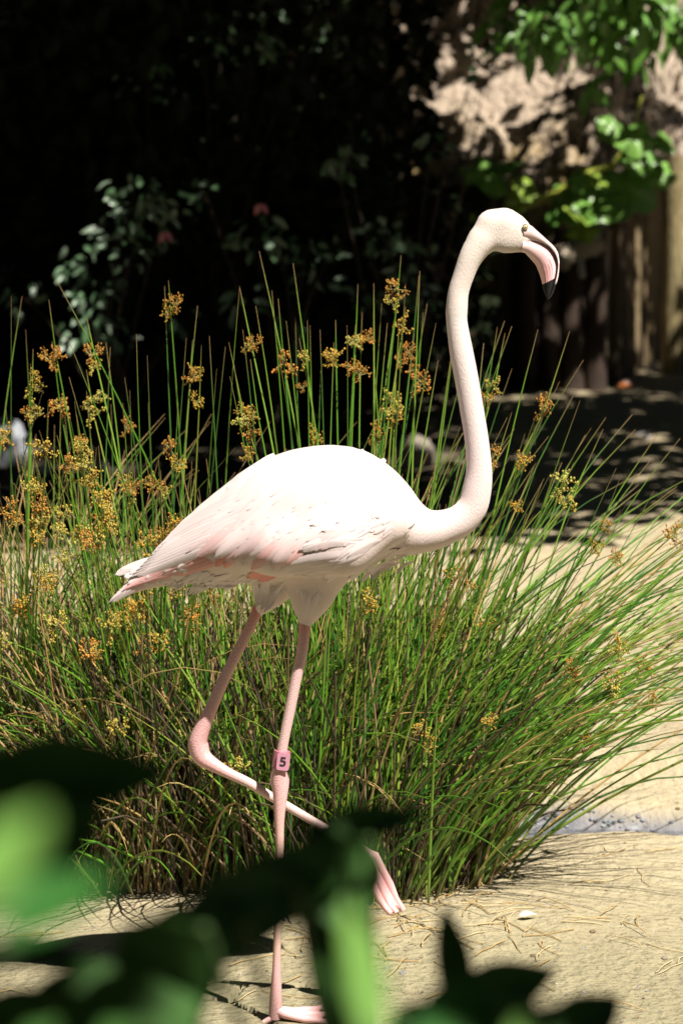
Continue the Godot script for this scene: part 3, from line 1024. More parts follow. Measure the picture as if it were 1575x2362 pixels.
func flamingo() -> void:
	var foot := fp(640, 2357, 0.035)
	foot.y = 0.0
	var bird := thing("flamingo", "pale pink flamingo walking to the right with one leg raised, numbered ring on its leg", "flamingo", foot)
	torso(bird)
	plumage(bird)
	fringe(bird)
	# bill
	var culmen := along([c1(898, 350), c1(945, 345), c1(1000, 395), c1(1060, 450), c1(1110, 495), c1(1136, 540), c1(1143, 600), c1(1140, 680), c1(1122, 760), c1(1096, 830), c1(1066, 860)], 22)
	var gape := along([Vector2(1206, 551), Vector2(1217, 553.3), Vector2(1236, 556.8), Vector2(1253, 562.8), Vector2(1267, 572.3), Vector2(1277, 586), Vector2(1283.5, 601.5), Vector2(1285, 615), Vector2(1282, 631), Vector2(1278.5, 648), Vector2(1271, 670), Vector2(1261.5, 692)], 22)
	var under := along([c1(880, 530), c1(915, 542), c1(950, 580), c1(985, 620), c1(1010, 680), c1(1025, 730), c1(1035, 790), c1(1064, 858)], 22)
	var rose := Color(0.70, 0.40, 0.41)
	var pale := Color(0.70, 0.51, 0.49)
	var wid := []; var cu := []; var cl := []; var ct := []
	for i in 22:
		var f := i / 21.0
		wid.append(lerpf(0.017, 0.0045, pow(f, 0.8)))
		cu.append(pale.lerp(Color(0.72, 0.60, 0.54), f) if f < 0.78 else Color(0.012, 0.012, 0.014))
		cl.append(pale.lerp(rose, smoothstep(0.05, 0.45, f)))
		ct.append(Color(0.012, 0.012, 0.014))
	part("upper_bill", lofted(culmen, gape, wid, cu, 14, 0.9).mesh(), M.horn, bird)
	var wl := wid.map(func(w): return w * 1.08)
	part("lower_bill", lofted(gape.slice(0, 16), under.slice(0, 16), wl.slice(0, 16), cl.slice(0, 16)).mesh(), M.horn, bird)
	var wt: Array = wl.slice(15)
	part("bill_tip", lofted(gape.slice(15), under.slice(15), wt, ct.slice(15)).mesh(), M.tip, bird)
	# fine furrows of the lower bill and the dark line of the gape
	var edge := MB.new()
	var ep := []; var er := []; var ec := []
	for i in range(1, 22):
		ep.append(fp(gape[i].x, gape[i].y, float(wid[i]) * 0.86)); er.append(lerpf(0.0005, 0.0011, smoothstep(0.1, 0.5, i / 21.0)) * (1.0 if i < 20 else 0.5)); ec.append(Color(0.012, 0.012, 0.014))
	edge.tube(ep, er, 8, ec)
	part("bill_edge", edge.mesh(), M.tip, bird)
	for j in 4:
		var g := MB.new()
		var gp := []; var gr := []; var gc := []
		for i in range(9 + (j % 2), 16):
			var q: Vector2 = gape[i].lerp(under[i], 0.32 + 0.13 * j)
			var ofs := sqrt(maxf(0.0, 1.0 - pow(1.0 - 2.0 * (0.32 + 0.13 * j), 2.0)))
			gp.append(fp(q.x, q.y, float(wl[i]) * ofs)); gr.append(0.00045); gc.append(Color(0.62, 0.33, 0.32))
		g.tube(gp, gr, 5, gc)
		part("bill_furrow", g.mesh(), M.horn, bird)
	var nos := MB.new()
	var np := []
	for q in [Vector2(1243, 546), Vector2(1249, 550), Vector2(1256, 555), Vector2(1262, 559)]:
		np.append(fp(q.x, q.y, 0.0118 - 0.0011 * np.size()))
	nos.tube(np, [0.0007, 0.0017, 0.0015, 0.0006], 8, [Color(0.12, 0.05, 0.005), Color(0.12, 0.05, 0.005), Color(0.12, 0.05, 0.005), Color(0.12, 0.05, 0.005)], true)
	part("nostril", nos.mesh(), M.skin, bird)
	# eye
	var ez := zsurf(fp(1210, 523).x, fp(1210, 523).y)
	var ep0 := fp(1210, 523)
	ep0.z = maxf(ez, FZ + 0.018)
	var rim := MB.new()
	var ring := []; var rr_ := []; var rc := []
	for i in 17:
		var a := TAU * i / 16
		ring.append(ep0 + Vector3(cos(a) * 0.0042 - 0.0006, sin(a) * 0.0048, -0.0010)); rr_.append(0.0009); rc.append(Color(0.30, 0.21, 0.14) if sin(a + 0.6) > -0.3 else Color(0.08, 0.055, 0.04))
	rim.tube(ring, rr_, 6, rc, false)
	var eye := MB.new()
	eye.ball(ep0 + Vector3(0, 0, -0.0018), 0.0038, Color(0.72, 0.62, 0.30), 8, 14, Vector3(1, 1.05, 0.55))
	var eo := part("eye", eye.mesh(), M.eye, bird)
	part("eyelid", rim.mesh(), M.skin, bird)
	var pu := MB.new()
	pu.ball(ep0 + Vector3(0.0004, 0.0002, 0.0001), 0.0014, Color(0.01, 0.01, 0.01), 6, 10, Vector3(1, 1, 0.6))
	part("pupil", pu.mesh(), M.eye, eo, false)
	# legs
	var lp := Color(0.74, 0.43, 0.43)
	var deep := Color(0.64, 0.27, 0.25)
	var tan_ := Color(0.58, 0.41, 0.32)
	var st := [Vector3(706, 150, 62), Vector3(706, 195, 64), Vector3(690, 350, 60), Vector3(658, 500, 59), Vector3(622, 680, 58), Vector3(588, 850, 56), Vector3(573, 960, 66), Vector3(568, 1010, 92), Vector3(570, 1050, 104), Vector3(573, 1110, 82), Vector3(569, 1250, 54), Vector3(570, 1400, 44), Vector3(565, 1600, 39), Vector3(558, 1850, 40), Vector3(553, 2050, 46), Vector3(551, 2150, 60), Vector3(548, 2250, 70), Vector3(545, 2318, 70)]
	var stc := [deep, deep, lp.lerp(pale, 0.5), pale.lerp(lp, 0.25), pale.lerp(lp, 0.25), pale.lerp(lp, 0.3), lp, lp, lp, lp, lp.lerp(tan_, 0.3), lp.lerp(tan_, 0.6), tan_, tan_, lp, lp, lp, lp]
	var leg := part("leg", leg_tube(st, 0.005, stc).mesh(), M.leg, bird)
	leg.set_meta("label", "straight leg the bird stands on")
	var rs := [Vector3(462, 120, 60), Vector3(448, 155, 60), Vector3(388, 290, 58), Vector3(306, 450, 60), Vector3(236, 600, 64), Vector3(176, 740, 74), Vector3(131, 845, 98), Vector3(126, 895, 112), Vector3(146, 955, 104), Vector3(208, 1000, 78), Vector3(300, 1050, 58), Vector3(400, 1098, 54), Vector3(520, 1172, 50), Vector3(640, 1242, 48), Vector3(760, 1312, 47), Vector3(880, 1384, 50), Vector3(985, 1448, 66), Vector3(1040, 1490, 78)]
	var rsc := [deep, deep, lp.lerp(tan_, 0.4), lp.lerp(pale, 0.4), lp.lerp(pale, 0.4), lp, lp, lp, lp, lp, lp.lerp(pale, 0.5), pale, pale, pale, pale, lp, lp, lp]
	var leg2 := part("leg", leg_tube(rs, -0.055, rsc).mesh(), M.leg, bird)
	leg2.set_meta("label", "raised leg bent back at the joint")
	# hanging foot of the raised leg
	var hang := func(l: Array, z: float, z2: float) -> Array:
		var o := []
		for i in l.size() / 2:
			var q := c4(l[i * 2], l[i * 2 + 1])
			o.append(fp(q.x, q.y, -0.055 + lerpf(z, z2, i / (l.size() / 2.0 - 1.0))))
		return o
	var ta: Array = hang.call([1030, 1480, 1075, 1500, 1120, 1580, 1160, 1660, 1195, 1740, 1232, 1802], 0.0, -0.022)
	var tb: Array = hang.call([1030, 1490, 1062, 1540, 1098, 1620, 1130, 1690, 1160, 1750, 1196, 1788], 0.008, 0.012)
	var tc: Array = hang.call([1022, 1500, 1040, 1560, 1072, 1640, 1104, 1705, 1136, 1752, 1166, 1780], 0.012, 0.03)
	var fm := MB.new()
	toe(fm, ta, 0.0105, lp); toe(fm, tb, 0.009, lp); toe(fm, tc, 0.009, lp.lerp(deep, 0.3))
	web(fm, ta, tb, lp.lerp(deep, 0.4)); web(fm, tb, tc, lp.lerp(deep, 0.4))
	part("foot", fm.mesh(), M.skin, bird)
	# planted foot
	var o := fp(c4(545, 2325).x, c4(545, 2325).y, 0.005)
	var fm2 := MB.new()
	var lines := []
	for q in [[Vector3(0.088, 0, 0.030), 0], [Vector3(0.095, 0, -0.018), 1], [Vector3(0.08, 0, -0.06), 2]]:
		var l := []
		for i in 6:
			var f := i / 5.0
			var p: Vector3 = o + q[0] * f + Vector3(0, 0.012 * (1.0 - f) * (1.0 - f), 0)
			p.y = maxf(p.y * (1.0 - f) + ground_y(p.x, p.z) * f, ground_y(p.x, p.z)) + 0.006
			l.append(p)
		lines.append(l)
		toe(fm2, l, 0.0085, lp)
	web(fm2, lines[0], lines[1], lp.lerp(deep, 0.3)); web(fm2, lines[1], lines[2], lp.lerp(deep, 0.3))
	toe(fm2, [o + Vector3(0, 0.006, 0), o + Vector3(-0.014, 0.0, 0.004), o + Vector3(-0.024, -0.004, 0.006)], 0.006, lp)
	part("foot", fm2.mesh(), M.skin, bird)
	# ring with its number
	var bt := c4(584, 884); var bb := c4(574, 976)
	var pink_band := Color(0.46, 0.15, 0.21)
	var band := MB.new()
	var pa := fp(bt.x, bt.y, 0.005); var pb := fp(bb.x, bb.y, 0.005)
	band.tube([pb, pb.lerp(pa, 0.04), pb.lerp(pa, 0.96), pa], [0.0135, 0.0146, 0.0146, 0.0135], 24, [pink_band, pink_band, pink_band, pink_band], true)
	var bo := part("leg_band", band.mesh(), M.plastic, bird)
	var plate := MB.new()
	var upd := (pa - pb).normalized(); var sd := Vector3(upd.y, -upd.x, 0)
	var ctr := (pa + pb) * 0.5 + sd * 0.0035 + Vector3(0, 0, 0.0152)
	var loop := []
	for i in 24:
		var a := TAU * i / 24
		var x := signf(cos(a)) * pow(absf(cos(a)), 0.3) * 0.0108; var y := signf(sin(a)) * pow(absf(sin(a)), 0.3) * 0.0150
		loop.append(Vector2(x, y))
	var lid := Color(0.52, 0.25, 0.33)
	for side in 2:
		var s := plate.v.size()
		var zz := 0.0022 * side
		plate.vert(ctr + Vector3(0, 0, zz), Vector3(0, 0, 1 if side else -1), lid)
		for q in loop: plate.vert(ctr + sd * q.x + upd * q.y + Vector3(0, 0, zz), Vector3(0, 0, 1 if side else -1), lid)
		for i in 24: plate.tri(s, s + 1 + i, s + 1 + (i + 1) % 24)
	var s2 := plate.v.size()
	for i in 25:
		var q: Vector2 = loop[i % 24]
		var nn := (sd * q.x + upd * q.y).normalized()
		for side in 2: plate.vert(ctr + sd * q.x + upd * q.y + Vector3(0, 0, 0.0022 * side), nn, lid)
	for i in 24: plate.quad(s2 + i * 2, s2 + i * 2 + 1, s2 + i * 2 + 3, s2 + i * 2 + 2)
	part("number_plate", plate.mesh(), M.plastic, bo)
	var tm := TextMesh.new()
	tm.text = "5"
	var sf := SystemFont.new()
	sf.font_names = PackedStringArray(["Droid Sans"])
	sf.font_weight = 700
	tm.font = sf
	tm.font_size = 32
	tm.pixel_size = 0.022 / 32.0
	tm.depth = 0.0008
	var ink := StandardMaterial3D.new()
	ink.albedo_color = Color(0.13, 0.12, 0.12)
	ink.roughness = 0.6
	var no := part("number", tm, ink, bo, true)
	no.position = ctr + Vector3(0, 0, 0.0026) - root_of(bo) + bo.position * 0.0
	no.position = ctr + Vector3(0, 0, 0.0026) - root_of(bo)
	no.basis = Basis(sd, upd, Vector3(0, 0, 1))

# ------------------------------------------------------------------ leaves
var LEAF := []
var VINE := []
func leaf_mesh(wide: float, fold: float, droop: float, belly: float, c: Color, seg := 6) -> ArrayMesh:
	var m := MB.new()
	for i in seg + 1:
		var f := float(i) / seg
		var w := wide * 0.5 * pow(sin(PI * pow(f, belly)), 0.85) if i > 0 and i < seg else 0.004
		for s in [-1.0, -0.5, 0.0, 0.5, 1.0]:
			var k := c.lerp(Color(c.r * 1.5, c.g * 1.35, c.b * 1.3), 0.6 if s == 0.0 else 0.0)
			m.vert(Vector3(s * w, f - absf(s) * w * 0.1, fold * absf(s) * w - droop * f * f + 0.015 * sin(f * 9.0 + s * 3.0)), Vector3(0, 0, 1), k, Vector2(s, f))
	for i in seg:
		for k in 4: m.quad(i * 5 + k, i * 5 + k + 1, (i + 1) * 5 + k + 1, (i + 1) * 5 + k)
	m.smooth()
	return m.mesh()

func round_leaf(c: Color, sd: float) -> ArrayMesh:
	var m := MB.new()
	var n := 30
	m.vert(Vector3(0, 0.12, -0.05), Vector3(0, 0, 1), c.lerp(Color(0.3, 0.4, 0.1), 0.4))
	for ringk in 3:
		var r: float = [0.3, 0.68, 1.0][ringk]
		for i in n:
			var a := TAU * i / n - PI / 2
			var lobe := 1.0 + (0.13 * cos(5.0 * (a + PI / 2)) + 0.04 * sin(11.0 * a + sd)) * r - 0.55 * exp(-pow((fposmod(a + PI / 2 + PI, TAU) - PI) * 3.2, 2.0)) * r
			var q := Vector2(cos(a), sin(a)) * 0.5 * r * lobe
			m.vert(Vector3(q.x, q.y + 0.4, 0.05 * r * sin(5.0 * a + sd) - 0.10 * r * r), Vector3(0, 0, 1), c.lerp(Color(c.r * 1.5, c.g * 1.3, c.b * 1.2), 0.5 if i % 6 == 0 else 0.0))
	for i in n: m.tri(0, 1 + i, 1 + (i + 1) % n)
	for k in 2:
		for i in n:
			var a := 1 + k * n + i; var b := 1 + k * n + (i + 1) % n
			m.quad(a, b, b + n, a + n)
	m.smooth()
	return m.mesh()

func leaf_shapes() -> void:
	LEAF = [leaf_mesh(0.44, 0.35, 0.22, 0.85, Color(0.10, 0.165, 0.10)), leaf_mesh(0.38, 0.2, 0.35, 0.8, Color(0.12, 0.17, 0.12)), leaf_mesh(0.46, 0.45, 0.1, 0.9, Color(0.065, 0.13, 0.06)), leaf_mesh(0.32, 0.3, 0.3, 0.85, Color(0.09, 0.22, 0.03)), leaf_mesh(0.40, 0.25, 0.2, 0.8, Color(0.11, 0.25, 0.05))]
	VINE = [round_leaf(Color(0.11, 0.26, 0.05), 0.0), round_leaf(Color(0.14, 0.29, 0.055), 2.0), round_leaf(Color(0.20, 0.31, 0.04), 4.0)]

# a transform that lays a leaf from p towards dir with its face towards face
func lay(p: Vector3, dir: Vector3, face: Vector3, size: float) -> Transform3D:
	var y := dir.normalized()
	var x := y.cross(face).normalized()
	var z := x.cross(y)
	return Transform3D(Basis(x, y, z).scaled_local(Vector3.ONE * size), p)

func rdir() -> Vector3:
	var d := Vector3(rr(-1, 1), rr(-1, 1), rr(-1, 1))
	return d.normalized() if d.length() > 0.1 else Vector3.UP

var holes := []                # [point, radius]: where the unseen crowns are cut open for the sun

# shrubs under the trees: leaf sprays round twigs
func shrub(called: String, label: String, spots: Array, z: float, size: float, group: String, petals := []) -> void:
	var c := Vector2.ZERO
	for s in spots: c += Vector2(s[0], s[1])
	c /= spots.size()
	var b := at(c.x, c.y, z - 0.3)
	b.y = maxf(0.0, bank_y(b.x, b.z))
	var t := thing(called, label, "shrub", b, group)
	var left := 300
	for s in spots:
		var p := at(s[0], s[1], z + rr(-0.15, 0.2))
		var root := b + Vector3(rr(-0.1, 0.1), 0, rr(-0.05, 0.05))
		var mid := root.lerp(p, 0.6) + Vector3(rr(-0.1, 0.1), 0.12, 0.0)
		var pts := []; var rad := []; var cols := []
		for j in 9:
			pts.append(bez(root, mid, p, j / 8.0)); rad.append(0.008 - 0.0007 * j); cols.append(Color(0.045, 0.03, 0.02))
		var m := MB.new()
		m.tube(pts, rad, 6, cols)
		part("twig", m.mesh(), M.bark, t)
		for i in int(s[3]):
			if left <= 0: break
			left -= 1
			var q: Vector3 = p + Vector3(rr(-1, 1), rr(-1, 1), rr(-0.6, 0.6)) * s[2]
			var d := (Vector3(q.x - p.x, rr(-0.9, 0.1) * s[2], q.z - p.z + rr(0, 0.1))).normalized() + rdir() * 0.5
			var o := part("leaf", LEAF[rng.randi() % 3], M.leaf, t, true)
			o.transform = lay(q - b, d, Vector3(rr(-0.7, 0.8), rr(0.0, 1.0), rr(0.1, 1.0)), size * rr(0.5, 1.15))
		if s.size() > 4: holes.append([p, s[4] * 0.8, 0.075 if s[4] > 0.065 else 0.05])
	for s in petals:
		var p := at(s[0], s[1], z + 0.22)
		var pm := leaf_mesh(0.5, 0.3, 0.3, 0.9, Color(0.42, 0.14, 0.19))
		for q in 2:
			var o := part("pink_leaf", pm, M.leaf, t, true)
			o.transform = lay(p - b, Vector3(0.5 - q, -0.5 - 0.6 * q, 0.2), Vector3(0.3, 0.6, 0.8), 0.055)
		holes.append([p, 0.03, 0.02])

func thicket() -> void:
	shrub("leafy_shrub", "grey-green shrub with a bright sunlit spray of leaves above the left rushes", [[310, 445, 0.10, 26, 0.09], [330, 500, 0.11, 30, 0.11], [280, 535, 0.10, 26, 0.08], [390, 470, 0.06, 10, 0.05], [175, 605, 0.08, 18, 0.07], [230, 640, 0.10, 18, 0.03], [225, 700, 0.08, 18, 0.06], [300, 595, 0.05, 8, 0.05], [60, 690, 0.08, 12, 0.03], [190, 760, 0.10, 18, 0.05], [270, 780, 0.06, 10, 0.05], [430, 740, 0.06, 8, 0.04]], -13.2, 0.075, "shrubs on the shaded bank", [[380, 535]])
	shrub("leafy_shrub", "leafy shrub in the shade behind the tallest rushes, left of the bird's neck", [[590, 545, 0.09, 20, 0.07], [640, 560, 0.06, 10, 0.04], [710, 562, 0.05, 8, 0.05], [770, 575, 0.04, 6, 0.03], [470, 440, 0.06, 10, 0.03], [660, 735, 0.06, 10, 0.05], [730, 640, 0.08, 12, 0.02], [560, 700, 0.07, 10, 0.02]], -13.4, 0.08, "shrubs on the shaded bank", [[600, 470]])
	shrub("leafy_shrub", "leafy shrub in the shade with drooping leaves, just left of the bird's neck", [[880, 545, 0.07, 16, 0.06], [925, 560, 0.06, 12, 0.04], [950, 640, 0.07, 14, 0.06], [840, 690, 0.06, 12, 0.05], [985, 700, 0.06, 12, 0.05], [800, 345, 0.08, 12, 0.02], [780, 390, 0.05, 8, 0.03], [1000, 330, 0.05, 8, 0.03], [1110, 120, 0.05, 6, 0.03], [1120, 170, 0.05, 8, 0.02]], -13.6, 0.085, "shrubs on the shaded bank")
	shrub("hanging_shrub", "shrub high on the dark bank with slim bright green leaves hanging down", [[510, 60, 0.08, 12, 0.035], [470, 100, 0.06, 8, 0.03], [580, 115, 0.07, 10, 0.035], [630, 110, 0.05, 8, 0.04], [620, 25, 0.06, 8, 0.03], [760, 85, 0.06, 12, 0.06], [730, 20, 0.06, 8, 0.03], [340, 150, 0.05, 8, 0.03], [360, 155, 0.04, 6, 0.025], [555, 200, 0.05, 6, 0.035], [400, 210, 0.05, 5, 0.02], [290, 190, 0.05, 5, 0.02], [35, 38, 0.04, 6, 0.025], [10, 620, 0.04, 6, 0.035]], -14.6, 0.075, "shrubs on the shaded bank")
	# everything else in the shade reads as one dark mass of leaves
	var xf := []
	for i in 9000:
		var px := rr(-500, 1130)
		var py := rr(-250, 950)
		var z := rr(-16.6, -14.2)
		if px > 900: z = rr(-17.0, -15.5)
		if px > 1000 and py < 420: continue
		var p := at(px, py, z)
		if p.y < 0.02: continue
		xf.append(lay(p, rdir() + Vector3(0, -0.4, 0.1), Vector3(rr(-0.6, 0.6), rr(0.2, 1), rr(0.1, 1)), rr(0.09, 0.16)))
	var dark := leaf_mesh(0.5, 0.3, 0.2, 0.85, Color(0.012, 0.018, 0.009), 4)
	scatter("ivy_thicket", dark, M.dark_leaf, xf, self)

func overhang() -> void:
	var b := bank_hit(1500, 20) + Vector3(0.9, 0.6, 0.0)
	var t := thing("overhanging_shrub", "shrub with long glossy green leaves hanging over the bank at the top right", "shrub", b)
	for s in [[1180, 30, 0.16, 24], [1215, 75, 0.12, 16], [1275, 25, 0.14, 26], [1310, 60, 0.13, 24], [1350, 30, 0.13, 22], [1400, 50, 0.13, 26], [1440, 25, 0.14, 22], [1380, 90, 0.10, 16], [1490, 70, 0.13, 24], [1530, 40, 0.13, 20], [1560, 90, 0.12, 18], [1465, 130, 0.08, 10], [1260, 100, 0.09, 10], [1385, 190, 0.06, 6], [1180, 75, 0.12, 14]]:
		var p := at(s[0], s[1], -15.0 + rr(-0.5, 0.4))
		var mid := b.lerp(p, 0.5) + Vector3(0, 0.35, 0.1)
		var pts := []; var rad := []; var cols := []
		for j in 9:
			pts.append(bez(b, mid, p, j / 8.0)); rad.append(0.013 - 0.0012 * j); cols.append(Color(0.14, 0.13, 0.05))
		var m := MB.new()
		m.tube(pts, rad, 6, cols)
		part("twig", m.mesh(), M.bark, t)
		for i in int(s[3]):
			var q: Vector3 = p + Vector3(rr(-1, 1), rr(-0.7, 1), rr(-1, 1)) * s[2]
			var o := part("leaf", LEAF[3 + rng.randi() % 2], M.leaf, t, true)
			o.transform = lay(q - b, Vector3(rr(-0.8, 0.8), rr(-1.2, 0.0), rr(-0.3, 0.6)), Vector3(rr(-0.4, 0.7), rr(0.3, 1), rr(0.2, 1)), rr(0.10, 0.185))
		if rng.randf() < 0.7: holes.append([p, s[2] * 0.7, 0.08])

func vine() -> void:
	var b := bank_hit(1250, 460)
	var t := thing("scrambling_vine", "vine with large rounded lobed leaves and yellow-green stems scrambling over the palisade", "vine", b)
	var line := func(a: Array, r: float, z: float) -> void:
		var m := MB.new()
		var pts := []; var rad := []; var cols := []
		for i in range(0, a.size(), 2):
			pts.append(at(a[i], a[i + 1], z)); rad.append(r); cols.append(Color(0.34, 0.38, 0.06))
		m.tube(pts, rad, 8, cols)
		part("stem", m.mesh(), M.leaf, t)
	line.call([1205, 478, 1250, 462, 1290, 440, 1320, 418, 1360, 398, 1420, 380], 0.017, -15.9)
	line.call([1075, 500, 1100, 508, 1150, 500, 1205, 478], 0.010, -16.0)
	line.call([1250, 462, 1300, 470, 1380, 490, 1430, 462], 0.007, -15.9)
	line.call([1405, 385, 1450, 330, 1465, 270, 1480, 220], 0.008, -16.1)
	for s in [[1135, 398, 0.14, 0], [1165, 412, 0.22, 1], [1265, 486, 0.19, 0], [1290, 478, 0.16, 1], [1330, 492, 0.24, 1], [1320, 525, 0.15, 2], [1345, 515, 0.13, 2], [1395, 400, 0.20, 0], [1425, 395, 0.28, 0], [1455, 370, 0.13, 1], [1440, 310, 0.17, 1], [1420, 285, 0.15, 1], [1480, 345, 0.16, 0], [1530, 380, 0.12, 0], [1555, 345, 0.13, 1], [1235, 440, 0.13, 2], [1215, 460, 0.12, 2], [1090, 505, 0.08, 2], [1310, 440, 0.11, 1], [1350, 425, 0.10, 0], [1400, 430, 0.12, 2], [1500, 400, 0.14, 1]]:
		var p := at(s[0], s[1], -15.85 + rr(-0.15, 0.1))
		var o := part("leaf", VINE[s[3]], M.leaf, t, true)
		o.transform = lay(p - b + Vector3(0, 0.04, 0), Vector3(rr(-0.9, 0.9), rr(-0.9, 0.1), 0.25), Vector3(rr(-0.2, 0.5), rr(0.4, 1.0), 0.7), s[2] * 1.2)
		if s[2] > 0.115: holes.append([p, s[2] * 0.55, 0.17])

# ------------------------------------------------------------------ out-of-focus plants close to the camera
func foreground() -> void:
	var shapes := [leaf_mesh(0.42, 0.30, 0.12, 0.9, Color(0.030, 0.075, 0.018), 8), leaf_mesh(0.36, 0.4, 0.2, 0.85, Color(0.10, 0.21, 0.045), 8), leaf_mesh(0.36, 0.4, 0.2, 0.85, Color(0.022, 0.085, 0.016), 8)]
	# each leaf: base and tip in the photograph, width, distance, kind
	var plants := [["broad_leaved_plant", "dark broad-leaved plant out of focus in the near foreground at the left", -0.40, -1.60, [
			[-110, 1835, 400, 1755, 165, 2.0, 0], [-60, 2110, 95, 1800, 150, 0.8, 1], [-100, 2020, 240, 1850, 200, 1.9, 0], [10, 2170, 260, 1960, 170, 1.1, 2], [-160, 2130, 60, 2060, 60, 1.7, 0], [-90, 2215, 240, 2195, 60, 1.8, 0],
			[-100, 2400, 200, 2290, 120, 1.9, 0], [20, 2380, 330, 2200, 110, 1.8, 0], [150, 2420, 480, 2290, 220, 1.7, 0], [60, 2440, 130, 2325, 70, 1.4, 0], [230, 2440, 310, 2330, 70, 1.4, 0], [-60, 2360, 420, 2330, 90, 1.75, 0]]],
		["broad_leaved_plant", "dark pointed-leaved plant out of focus in front of the bird's legs", 0.03, -1.75, [
			[690, 1960, 990, 1848, 90, 2.1, 0], [850, 1935, 320, 2265, 165, 1.9, 0], [800, 1990, 420, 2075, 110, 1.8, 0], [795, 2460, 778, 1850, 115, 1.9, 0], [800, 2160, 720, 1860, 120, 1.9, 0], [860, 2430, 815, 2040, 95, 1.25, 1], [680, 2020, 360, 2130, 110, 1.8, 0], [560, 2120, 230, 2240, 140, 1.8, 0], [470, 2140, 270, 2380, 240, 1.75, 0], [400, 2250, 470, 2400, 170, 1.8, 0], [800, 2120, 860, 1930, 110, 1.9, 0]]],
		["broad_leaved_plant", "low leafy plant out of focus along the bottom right edge", 0.30, -2.05, [
			[1020, 2340, 1295, 2222, 110, 2.2, 0], [1060, 2360, 1028, 2070, 75, 2.1, 0], [980, 2440, 1140, 2235, 170, 1.7, 2], [1180, 2460, 1290, 2270, 110, 1.5, 1], [1270, 2420, 1435, 2280, 110, 2.1, 0], [900, 2420, 1060, 2300, 110, 1.9, 0], [1100, 2400, 1240, 2290, 120, 2.0, 0]]]]
	for pl in plants:
		var b := Vector3(pl[2], ground_y(pl[2], pl[3]), pl[3])
		var t := thing(pl[0], pl[1], "plant", b)
		var mid := Vector3(pl[2], 0.85, pl[3])
		for l in pl[4]:
			var p := at(l[0], l[1], -l[5] * 0.82)
			var q := at(l[2], l[3], -l[5] * 0.82 - 0.04)
			var len_ := (q - p).length()
			var o := part("leaf", shapes[l[6]], M.near_leaf, t, true)
			var xf := lay(p - b, q - p, Vector3(rr(-0.25, 0.25), 0.55, 0.8), len_)
			var w: float = l[4] * K * l[5] * 0.82 / (len_ * 0.34)
			xf.basis = xf.basis.scaled_local(Vector3(w, 1, 1))
			o.transform = xf
			var m := MB.new()
			var pts := []; var rad := []; var cols := []
			for j in 8:
				pts.append(bez(mid, mid.lerp(p, 0.5) + Vector3(0, -0.06, 0), p, j / 7.0)); rad.append(0.0028); cols.append(Color(0.05, 0.09, 0.03))
			m.tube(pts, rad, 6, cols)
			part("leaf_stalk", m.mesh(), M.near_leaf, t)
			if l[6] > 0: holes.append([p.lerp(q, 0.5), 0.04, 0.30 if l[6] == 1 else 0.06])
		var st := MB.new()
		st.tube([b + Vector3(0, -0.03, 0), b.lerp(mid, 0.5) + Vector3(0.02, 0, 0), mid], [0.011, 0.009, 0.006], 8, [Color(0.08, 0.08, 0.03), Color(0.07, 0.09, 0.03), Color(0.06, 0.1, 0.03)])
		part("stem", st.mesh(), M.near_leaf, t)

# ------------------------------------------------------------------ unseen trees added to keep the sun off the bank and off the near plants
func sprig() -> ArrayMesh:
	var m := MB.new()
	for i in 11:
		var p := Vector3(rr(-0.2, 0.2), rr(-0.05, 0.05), rr(-0.2, 0.2))
		var d := Vector3(rr(-1, 1), rr(-0.4, 0.2), rr(-1, 1)).normalized()
		var x := d.cross(Vector3(rr(-0.4, 0.4), 1, rr(-0.4, 0.4))).normalized()
		var up_ := x.cross(d)
		var L := rr(0.13, 0.20); var W := L * 0.24
		var c := vary(Color(0.045, 0.085, 0.025), 0.3)
		var a := m.vert(p, up_, c); var b := m.vert(p + d * L * 0.5 + x * W, up_, c); var e := m.vert(p + d * L, up_, c); var f := m.vert(p + d * L * 0.5 - x * W, up_, c)
		m.quad(a, b, e, f)
	return m.mesh()

func crown(t: Node3D, lo: Vector3, hi: Vector3, n: int, shapes: Array) -> void:
	var lists := [[], [], [], []]
	for i in n:
		var p := Vector3(rr(lo.x, hi.x), rr(lo.y, hi.y), rr(lo.z, hi.z))
		var open := false
		for h in holes:
			var w: Vector3 = p - h[0]
			if w.dot(sun_dir) > 0.0 and (w - sun_dir * w.dot(sun_dir)).length() < h[1] + (h[2] if h.size() > 2 else 0.07):
				open = true
				break
		if open: continue
		lists[i % 4].append(Transform3D(Basis.from_euler(Vector3(rr(-0.5, 0.5), rr(0, TAU), rr(-0.5, 0.5))).scaled(Vector3.ONE * rr(0.8, 1.3)), p))
	for k in 4:
		scatter("crown" if k == 0 else "crown_%03d" % k, shapes[k], M.dark_leaf, lists[k], t)

func trunk(t: Node3D, b: Vector3, top: float, r: float, spread: Array) -> void:
	var m := MB.new()
	var pts := []; var rad := []; var cols := []
	for i in 8:
		var f := i / 7.0
		pts.append(b + Vector3(0.12 * sin(f * 4.0), top * f - 0.1, 0.1 * sin(f * 3.0))); rad.append(r * (1.0 - 0.45 * f) + 0.08 * r * exp(-f * 12.0)); cols.append(Color(0.11, 0.085, 0.06))
	m.tube(pts, rad, 12, cols)
	part("trunk", m.mesh(), M.bark, t)
	for s in spread:
		var g := MB.new()
		var e: Vector3 = s
		var q := []; var w := []; var cc := []
		for j in 7:
			q.append(bez(pts[6], pts[6].lerp(e, 0.5) + Vector3(0, 0.5, 0), e, j / 6.0)); w.append(r * 0.5 * (1.0 - 0.13 * j)); cc.append(Color(0.11, 0.085, 0.06))
		g.tube(q, w, 8, cc)
		part("limb", g.mesh(), M.bark, t)

